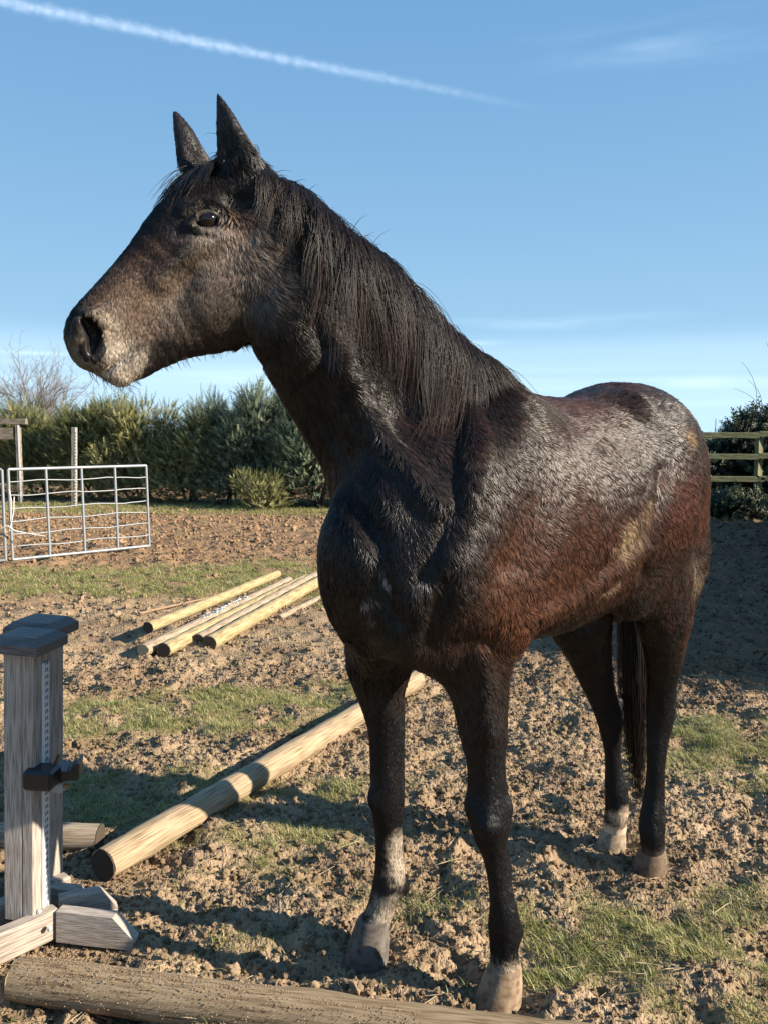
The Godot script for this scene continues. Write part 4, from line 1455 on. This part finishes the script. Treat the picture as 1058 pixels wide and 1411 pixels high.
func stand(at: Vector3, label: String, cup_h: float, front: bool) -> void:
	var o := base("jump_stand", at, -.171)
	o.rotation.z = -.040
	tag(o, label, "jump stand", "wooden jump stands")
	var w := .093
	var grey := wood(lin(.56, .51, .47), Vector3(34, 1.1, 34), .8, true)
	var grey2 := wood(lin(.53, .48, .44), Vector3(31, 1.0, 31), .8, true)
	var capm := wood(lin(.20, .19, .19), Vector3(1.3, 30, 30), .55, true)
	var along := wood(lin(.56, .52, .48), Vector3(1.1, 34, 34), .8, true)
	var top := .862
	# two timbers side by side make the upright
	var p1 := put(bevel_box(Vector3(w * .62, top - .06, w), .003), "timber", grey, o)
	p1.position = Vector3(-w * .69, (top + .06) * .5, -w * .5)
	var p2 := put(bevel_box(Vector3(w * .37, top - .06, w), .003), "timber", grey2, o)
	p2.position = Vector3(-w * .187, (top + .06) * .5, -w * .5)
	var cs := .158
	var cap := put(capped_slab(cs, .026, .046, .022), "cap", capm, o)
	cap.position = Vector3(-w * .5, top, -w * .5)
	if front:
		slotted_strip(o, top)
	# feet: two boards with one corner cut off, and a bearer along the ground
	var foot := PackedVector2Array([Vector2(0, 0), Vector2(.232, 0), Vector2(.238, .030), Vector2(.172, .094), Vector2(0, .094)])
	var f1 := put(prism(foot, .038), "foot", along, o)
	f1.position = Vector3(.052, -.008, -.050)
	f1.rotation.y = .05
	if front:
		var f2 := put(prism(PackedVector2Array([Vector2(0, 0), Vector2(.165, 0), Vector2(.170, .030), Vector2(.12, .094), Vector2(0, .094)]), .038), "foot", along, o)
		f2.position = Vector3(.02, -.004, -.10)
		f2.rotation.y = .62
	else:
		f1.scale = Vector3(.62, 1, 1)
		f1.position = Vector3(.005, -.01, .01)
	var bear := put(bevel_box(Vector3(.60, .092, .045), .006), "bearer", wood(lin(.52, .47, .42), Vector3(1.1, 34, 34), .8, true), o)
	bear.rotation.y = 1.045 - PI
	bear.position = Vector3(.052, .038, -.052) + Vector3(-.5, 0, .866) * .30 + Vector3(-.018, 0, -.012)
	for k in 2:
		var bolt := put(tube([Vector3.ZERO, Vector3(.006, 0, 0)], [.009, .007], 10), "bolt", mat(lin(.5, .5, .5), .4, .6), o)
		bolt.position = Vector3(.004, .085 + .0 * k, -.02) if k == 0 else Vector3(.045, .05, -.006)
	if front:
		var black := mat(lin(.012, .012, .014), .35, .5)
		var cup := put(bevel_box(Vector3(.085, .058, .075), .008), "cup", black, o)
		cup.position = Vector3(.02, cup_h, -.012)
		cup.rotation.y = .12
		var u := PackedVector2Array([Vector2(0, 0), Vector2(.070, 0), Vector2(.074, .05)])
		for k in 9:
			var a := k / 8.0 * PI
			u.append(Vector2(.037 + cos(a) * .029, .05 - sin(a) * .022))
		u.append(Vector2(0, .05))
		var tr := put(prism(u, .075), "trough", black, cup)
		tr.position = Vector3(.012, -.022, -.058)
		tr.rotation.y = .25
		var br := put(bevel_box(Vector3(.06, .03, .03), .004), "bracket", mat(lin(.33, .33, .34), .5, .5), o)
		br.position = Vector3(.032, cup_h - .044, -.056)
		var pin := put(tube([Vector3(.07, 0, 0), Vector3(.085, 0, 0)], [.006, .006], 8), "pin", mat(lin(.3, .12, .05), .7), o)
		pin.position = Vector3(-.005, cup_h - .04, -.056)

func hurdle(a: Vector3, b: Vector3, label: String, lean: float) -> Node3D:
	var o := base("metal_hurdle", a)
	var d := (b - a)
	var ln := Vector2(d.x, d.z).length()
	o.rotation = Vector3(0, atan2(-d.z, d.x), 0)
	tag(o, label, "hurdle", "metal hurdles")
	var zinc := mat(lin(.26, .27, .28), .5, .5)
	zinc.metallic = .35
	var h := 1.09
	var r := RandomNumberGenerator.new()
	r.seed = 141 + int(a.x * 10)
	for y in [.03, h]:
		put(tube([Vector3(0, y, 0), Vector3(ln, y, 0)], [.019, .019], 10), "main_rail", zinc, o)
	for k in 5:
		var x := ln * k / 4.0
		put(tube([Vector3(x, .03, 0), Vector3(x, h, 0)], [.017, .017], 10), "upright", zinc, o)
	for k in 6:
		var y := .03 + (h - .03) * (k + 1) / 7.0 + r.randfn() * .006
		var pts := []
		var rr := []
		for i in 17:
			var t := i / 16.0
			pts.append(Vector3(ln * t, y + sin(t * TAU * 2 + k * 2.3) * .010 * r.randf_range(.4, 1.4), sin(t * 8 + k) * .008))
			rr.append(.0075)
		put(tube(pts, rr, 6), "bar", zinc, o)
	o.rotate_object_local(Vector3(1, 0, 0), lean)
	return o

func build_things() -> void:
	var tan_ := wood(lin(.48, .38, .255), Vector3(16, .7, 16), .75, true)
	var pale := wood(lin(.50, .42, .24), Vector3(14, .7, 14), .78, true)
	var grey := wood(lin(.44, .37, .28), Vector3(14, .7, 14), .8, true)
	var dirty := wood(lin(.37, .285, .185), Vector3(14, .8, 14), .9, true)
	var endm := mat(lin(.055, .04, .026), .95)
	var endp := mat(lin(.36, .28, .17), .9)
	pole("ground_pole", Vector3(-.952, .055, -2.705), Vector3(.20, .055, -4.86), .057, .055, tan_, endm, "tan rustic pole lying between the jump stand and the horse's far foreleg", "poles lying on the soil", 1.0)
	pole("ground_pole", Vector3(-.985, .050, -2.118), Vector3(1.5, .045, -1.655), .056, .058, dirty, wood(lin(.30, .24, .14), Vector3(9, 9, 9), .9), "dirty brown pole lying across the very front of the picture", "poles lying on the soil", 2.0)
	pole("ground_pole", Vector3(-1.03, .050, -2.90), Vector3(-3.6, .05, -3.02), .048, .05, grey, endm, "grey brown pole whose end lies behind the jump stands", "poles lying on the soil", 3.0)
	for p in [
		[Vector3(-1.72, .105, -5.98), Vector3(-1.08, .10, -8.42), .042, pale, endm, "slim yellowish pole, leftmost of the pile"],
		[Vector3(-1.635, .05, -5.55), Vector3(-.945, .055, -8.28), .045, grey, endp, "pole of the pile with a broken pale end and flaking white paint"],
		[Vector3(-1.50, .052, -5.57), Vector3(-.785, .05, -8.40), .052, pale, endm, "thick pole in the middle of the pile"],
		[Vector3(-1.325, .048, -5.86), Vector3(-.70, .06, -8.53), .046, grey, endm, "greyish pole of the pile lying beside the rightmost one"],
		[Vector3(-1.215, .052, -5.74), Vector3(-.60, .05, -8.44), .055, pale, endm, "thick pale pole, rightmost of the pile"]]:
		pole("pile_pole", p[0], p[1], p[2], p[2] * .96, p[3], p[4], p[5], "poles of the pile", p[0].x * 7)
	# soil that has stuck to the front pole
	var rq := RandomNumberGenerator.new()
	rq.seed = 6
	var gx := []
	var gc := []
	var fp: Node3D = get_node("ground_pole_001")
	for k in 9000:
		var a := rq.randfn(0, .85)
		var yy := rq.randf_range(.02, 1.6)
		var q: Vector3 = fp.transform * (fp.basis.inverse() * (Vector3(0, cos(a), sin(a)) * .0565) * Vector3(1, 0, 1) + Vector3(0, yy, 0))
		var s := lerpf(.0004, .0016, pow(rq.randf(), 4.0))
		gx.append(Transform3D(Basis.from_euler(Vector3(rq.randf() * 6, rq.randf() * 6, 0)).scaled(Vector3.ONE * s), q))
		var c := Color(.40, .29, .185) * rq.randf_range(.6, 1.2)
		gc.append(Color(c.r, c.g, c.b))
	var gm := mat(Color.WHITE, .95, .2)
	gm.vertex_color_use_as_albedo = true
	tag(scatter("soil_grains", lump(5), gm, gx, gc), "dry grains of soil stuck to the top of the front pole", "soil", "", "stuff")
	# remains of white paint on the second pole of the pile
	var pk := get_node("pile_pole_001")
	var paint := mat(lin(.72, .72, .72), .7)
	var rp := RandomNumberGenerator.new()
	rp.seed = 5
	var st := SurfaceTool.new()
	for k in 44:
		var q := SphereMesh.new()
		q.radius = 1
		q.height = 2
		q.radial_segments = 8
		q.rings = 4
		var a := rp.randf_range(-1.2, .9)
		var t := rp.randf_range(.85, 1.75)
		var nrm: Vector3 = pk.basis.inverse() * Vector3(sin(a), cos(a), 0)
		nrm.y = 0
		nrm = nrm.normalized()
		var sdw := UP.cross(nrm)
		st.append_from(q, 0, Transform3D(Basis(sdw * rp.randf_range(.004, .013), UP * rp.randf_range(.012, .07), nrm * .0022), nrm * .0445 + UP * t))
	put(st.commit(), "paint_remains", paint, pk).set_meta("kind", "stuff")
	pole("split_rail", Vector3(-.856, .025, -6.70), Vector3(-.44, .03, -7.95), .026, .022, grey, endp, "thin split rail lying right of the pole pile", "", 8.0)
	pole("thin_stick", Vector3(-2.05, .02, -6.9), Vector3(-1.45, .02, -7.75), .011, .008, wood(lin(.30, .2, .12), Vector3(5, .4, 5)), endm, "thin brown stick on the grass left of the pole pile", "", 9.0)
	stand(Vector3(-1.018, .03, -2.302), "front jump stand with a black cup on its white slotted strip", .50, true)
	stand(Vector3(-1.052, .03, -2.485), "rear jump stand, its dark cap showing behind the front one", .55, false)
	var h1 := hurdle(Vector3(-4.36, .02, -9.72), Vector3(-3.10, .03, -10.96), "galvanised hurdle with seven gaps standing open left of the horse", -.03)
	var h2 := hurdle(Vector3(-6.0, .02, -8.9), Vector3(-4.42, .02, -9.67), "galvanised hurdle cut off by the left edge of the picture", -.02)
	var rope := mat(lin(.62, .60, .55), .9)
	var rp2 := base("tie_rope", Vector3(-4.40, 0, -9.66))
	tag(rp2, "white rope tying the two hurdles together", "rope")
	put(tube([Vector3(.07, .88, .03), Vector3(.10, .75, .05), Vector3(.085, .55, .05), Vector3(.06, .40, .04), Vector3(.12, .62, .05), Vector3(.13, .8, .04)], [.007, .007, .007, .007, .007, .006], 6), "cord", rope, rp2)
	put(tube([Vector3(-.05, .42, .03), Vector3(.05, .46, .05), Vector3(.12, .40, .03), Vector3(.3, .36, .0), Vector3(.45, .33, -.03)], [.008, .009, .008, .006, .005], 6), "cord", rope, rp2)
	# timber frame and slotted post at the hedge
	var weather := wood(lin(.38, .34, .28), Vector3(5, .5, 5), .85, true)
	var weather2 := wood(lin(.30, .27, .22), Vector3(.5, 5, 5), .85, true)
	var fr := base("wooden_frame", Vector3(-8.28, 0, -19.0))
	tag(fr, "weathered timber frame with a pale post in front of the gorse at the left edge", "wooden frame")
	var q := put(bevel_box(Vector3(.10, 1.82, .10), .006), "post", weather, fr)
	q.position = Vector3(0, .86, 0)
	q = put(bevel_box(Vector3(.035, 1.76, .006), .001), "edge_strip", mat(lin(.75, .75, .75), .5), fr)
	q.position = Vector3(.025, .86, .054)
	q = put(bevel_box(Vector3(1.9, .13, .12), .006), "beam", weather2, fr)
	q.position = Vector3(-.75, 1.82, 0)
	q = put(bevel_box(Vector3(1.7, .26, .03), .004), "board", weather2, fr)
	q.position = Vector3(-.95, 1.55, .02)
	var po := base("slotted_post", Vector3(-6.62, 0, -17.8))
	po.rotation.z = -.035
	tag(po, "leaning grey post with a white slotted strip standing behind the hurdle", "post")
	q = put(bevel_box(Vector3(.10, 1.72, .10), .006), "timber", weather, po)
	q.position = Vector3(0, .82, 0)
	q = put(bevel_box(Vector3(.034, 1.68, .006), .001), "strip", mat(lin(.75, .75, .75), .5), po)
	q.position = Vector3(.045, .84, .054)
	st = SurfaceTool.new()
	var bx := BoxMesh.new()
	bx.size = Vector3(.016, .03, .002)
	for k in 22:
		st.append_from(bx, 0, Transform3D(Basis(), Vector3(.045, .09 + k * .07, .0575)))
	put(st.commit(), "slots", mat(lin(.03, .03, .03), .8), po).set_meta("kind", "stuff")
	# rail fence at the right
	var fe := base("rail_fence", Vector3(6.9, 0, -15.6))
	fe.rotation.y = -.08
	tag(fe, "green weathered post and rail fence in front of the dark hedge", "fence")
	var green := wood(lin(.24, .26, .15), Vector3(.5, 5, 5), .85, true)
	var greenp := wood(lin(.27, .28, .165), Vector3(5, .5, 5), .85, true)
	for x in [-2.6, .08, 2.6]:
		q = put(bevel_box(Vector3(.13, 1.72, .09), .006), "post", greenp, fe)
		q.position = Vector3(x, .72, 0)
		q.rotation.y = .55
	for k in 3:
		for s in 2:
			q = put(bevel_box(Vector3(2.62, .105, .04), .005), "rail", green, fe)
			q.position = Vector3(-1.26 + s * 2.62, [1.52, 1.12, .70][k], .075)
			q.rotation.z = -.012 + .004 * k
	for s in [[118.5, 300.0, 7.6], [112.0, 300.0, 4.6]]:
		var up := base("utility_pole", Vector3(s[0], 0, -s[1]))
		tag(up, "tall thin pole far off above the fence rail" if s[2] > 5 else "short far pole with a cross bar above the fence rail", "utility pole")
		put(tube([Vector3(0, -.2, 0), Vector3(0, s[2], 0)], [.16, .13], 6), "mast", bark, up)
		if s[2] < 5:
			put(tube([Vector3(-.9, 4.3, 0), Vector3(.9, 4.3, 0)], [.1, .1], 5), "cross_bar", bark, up)

# a thin veil of ice cloud and the aircraft's trail, in the sky's own texture
func sky_cover() -> ImageTexture:
	var W := 4096
	var im := Image.create_empty(W, W / 2, false, Image.FORMAT_RGBA8)
	im.fill(Color(1, 1, 1, 0))
	var wob := noise(FastNoiseLite.TYPE_SIMPLEX, .045, 171, 4)
	# azimuth to the right of straight ahead and height, in degrees
	var line := [Vector2(-29.25, 24.40), Vector2(-23.63, 24.35), Vector2(-19.56, 24.23), Vector2(-15.26, 24.01), Vector2(-9.85, 23.53), Vector2(-4.71, 22.93), Vector2(0.05, 22.26), Vector2(4.34, 21.49), Vector2(8.13, 20.72), Vector2(12.32, 19.79)]
	for k in 5200:
		var t := k / 5199.0 * (line.size() - 1)
		var i := mini(int(t), line.size() - 2)
		var p: Vector2 = line[i].lerp(line[i + 1], t - i)
		var q := k / 5199.0
		var dir: Vector2 = (line[i + 1] - line[i]).normalized()
		var nr := Vector2(-dir.y, dir.x)
		var wd := lerpf(.36, .26, q)
		var st := lerpf(.18, .0, smoothstep(.35, 1.02, q)) * (.85 + .3 * wob.get_noise_1d(k * .22))
		for j in range(-9, 10):
			var o := j / 9.0 * wd * 1.6
			var edge := 1.0 + .4 * wob.get_noise_2d(k * .14, 40.0)
			var a := st * exp(-pow(o / wd * 1.5 / edge, 2.0)) * (.85 + .4 * wob.get_noise_2d(k * .2, j * 4.0))
			var c := p + nr * o
			var px := int(fposmod(c.x / 360.0, 1.0) * W)
			var py := int((90.0 - c.y) / 180.0 * W / 2)
			if a > im.get_pixel(px, py).a:
				im.set_pixel(px, py, Color(1, 1, 1, a))
	for yy in range(int(82.0 / 180.0 * 2048), 1026):
		var el := 90 - yy * 180.0 / 2048
		for xx in W:
			var a := .085 * (1.0 - smoothstep(4.6, 7.8, el + .5 * wob.get_noise_2d(posmod(xx + 2048, W) * .03, 9.0))) + .03 * wob.get_noise_2d(posmod(xx + 2048, W) * .012, el * 14.0) * (1.0 - smoothstep(3.0, 7.5, el))
			if a > 0:
				im.set_pixel(xx, yy, Color(1, 1, 1, clampf(a, 0, 1)))
	# veils: azimuth, height, half length, half thickness, strength
	var veil := noise(FastNoiseLite.TYPE_SIMPLEX, .02, 172, 4)
	for s in [[17.0, 23.0, 16.0, 2.4, .022], [5.5, 6.2, 5.0, .35, .07], [-22.0, 5.2, 6.0, .25, .05], [12.0, 7.5, 12.0, .8, .05], [-5.0, 4.0, 25.0, 1.2, .05], [20.0, 3.4, 12.0, .7, .05], [50, 20, 20, 4, .05], [-60, 25, 25, 5, .05]]:
		for yy in range(int((90 - s[1] - s[3]) / 180.0 * 2048), int((90 - s[1] + s[3]) / 180.0 * 2048) + 1):
			for xx in range(int((s[0] - s[2]) / 360.0 * W), int((s[0] + s[2]) / 360.0 * W)):
				var az := xx * 360.0 / W
				var el := 90 - yy * 180.0 / 2048
				var d := Vector2((az - s[0]) / s[2], (el - s[1]) / s[3]).length()
				if d < 1:
					var a: float = s[4] * (1 - d) * (1.0 - d) * 2.0 * clampf(.6 + veil.get_noise_2d(xx * .35, yy * 3.0), 0, 1.4)
					var px := posmod(xx, W)
					var old := im.get_pixel(px, yy).a
					im.set_pixel(px, yy, Color(1, 1, 1, clampf(old + a, 0, 1)))
	return ImageTexture.create_from_image(im)

# ---------------------------------------------------------------- the scene
func _ready() -> void:
	var cam := Camera3D.new()
	cam.name = "camera"
	cam.position = Vector3(0, 1.5, 0)
	cam.rotation_degrees.x = -5.217
	cam.fov = 63.07
	cam.near = 0.05
	cam.far = 3000
	add_child(cam)
	cam.current = true
	var env := Environment.new()
	env.background_mode = Environment.BG_SKY
	env.tonemap_mode = Environment.TONE_MAPPER_LINEAR
	env.tonemap_exposure = 2.3
	env.sdfgi_enabled = true
	env.ssao_enabled = true
	env.ssil_enabled = true
	var sky := Sky.new()
	var sm := ProceduralSkyMaterial.new()
	sm.sky_top_color = lin(.053, .142, .284)
	sm.sky_horizon_color = lin(.212, .345, .44)
	sm.sky_curve = .2
	sm.ground_bottom_color = lin(.16, .11, .07)
	sm.ground_horizon_color = lin(.30, .26, .20)
	sm.sky_cover = sky_cover()
	sky.sky_material = sm
	env.sky = sky
	var we := WorldEnvironment.new()
	we.name = "world"
	we.environment = env
	add_child(we)
	var sun := DirectionalLight3D.new()
	sun.name = "sun"
	sun.light_color = Color(1.0, .955, .875)
	sun.light_energy = 1.6
	sun.light_angular_distance = .5
	sun.shadow_enabled = true
	add_child(sun)
	sun.look_at_from_position(Vector3(cos(deg_to_rad(15)), tan(deg_to_rad(25)), sin(deg_to_rad(15))) * 10, Vector3.ZERO)
	textures()
	flat_spots = [[Vector3(.31, 0, -2.09), .085, -.006], [Vector3(-.05, 0, -2.27), .085, -.006], [Vector3(.84, 0, -2.94), .075, -.004], [Vector3(.935, 0, -2.78), .075, -.004], [Vector3(-1.0, 0, -2.35), .24, .0], [Vector3(-1.0, 0, -2.6), .2, .0]]
	if GROUND:
		build_ground()
		build_clods()
		build_grass()
	if BUSHES:
		build_bushes()
	build_things()
	build_horse()
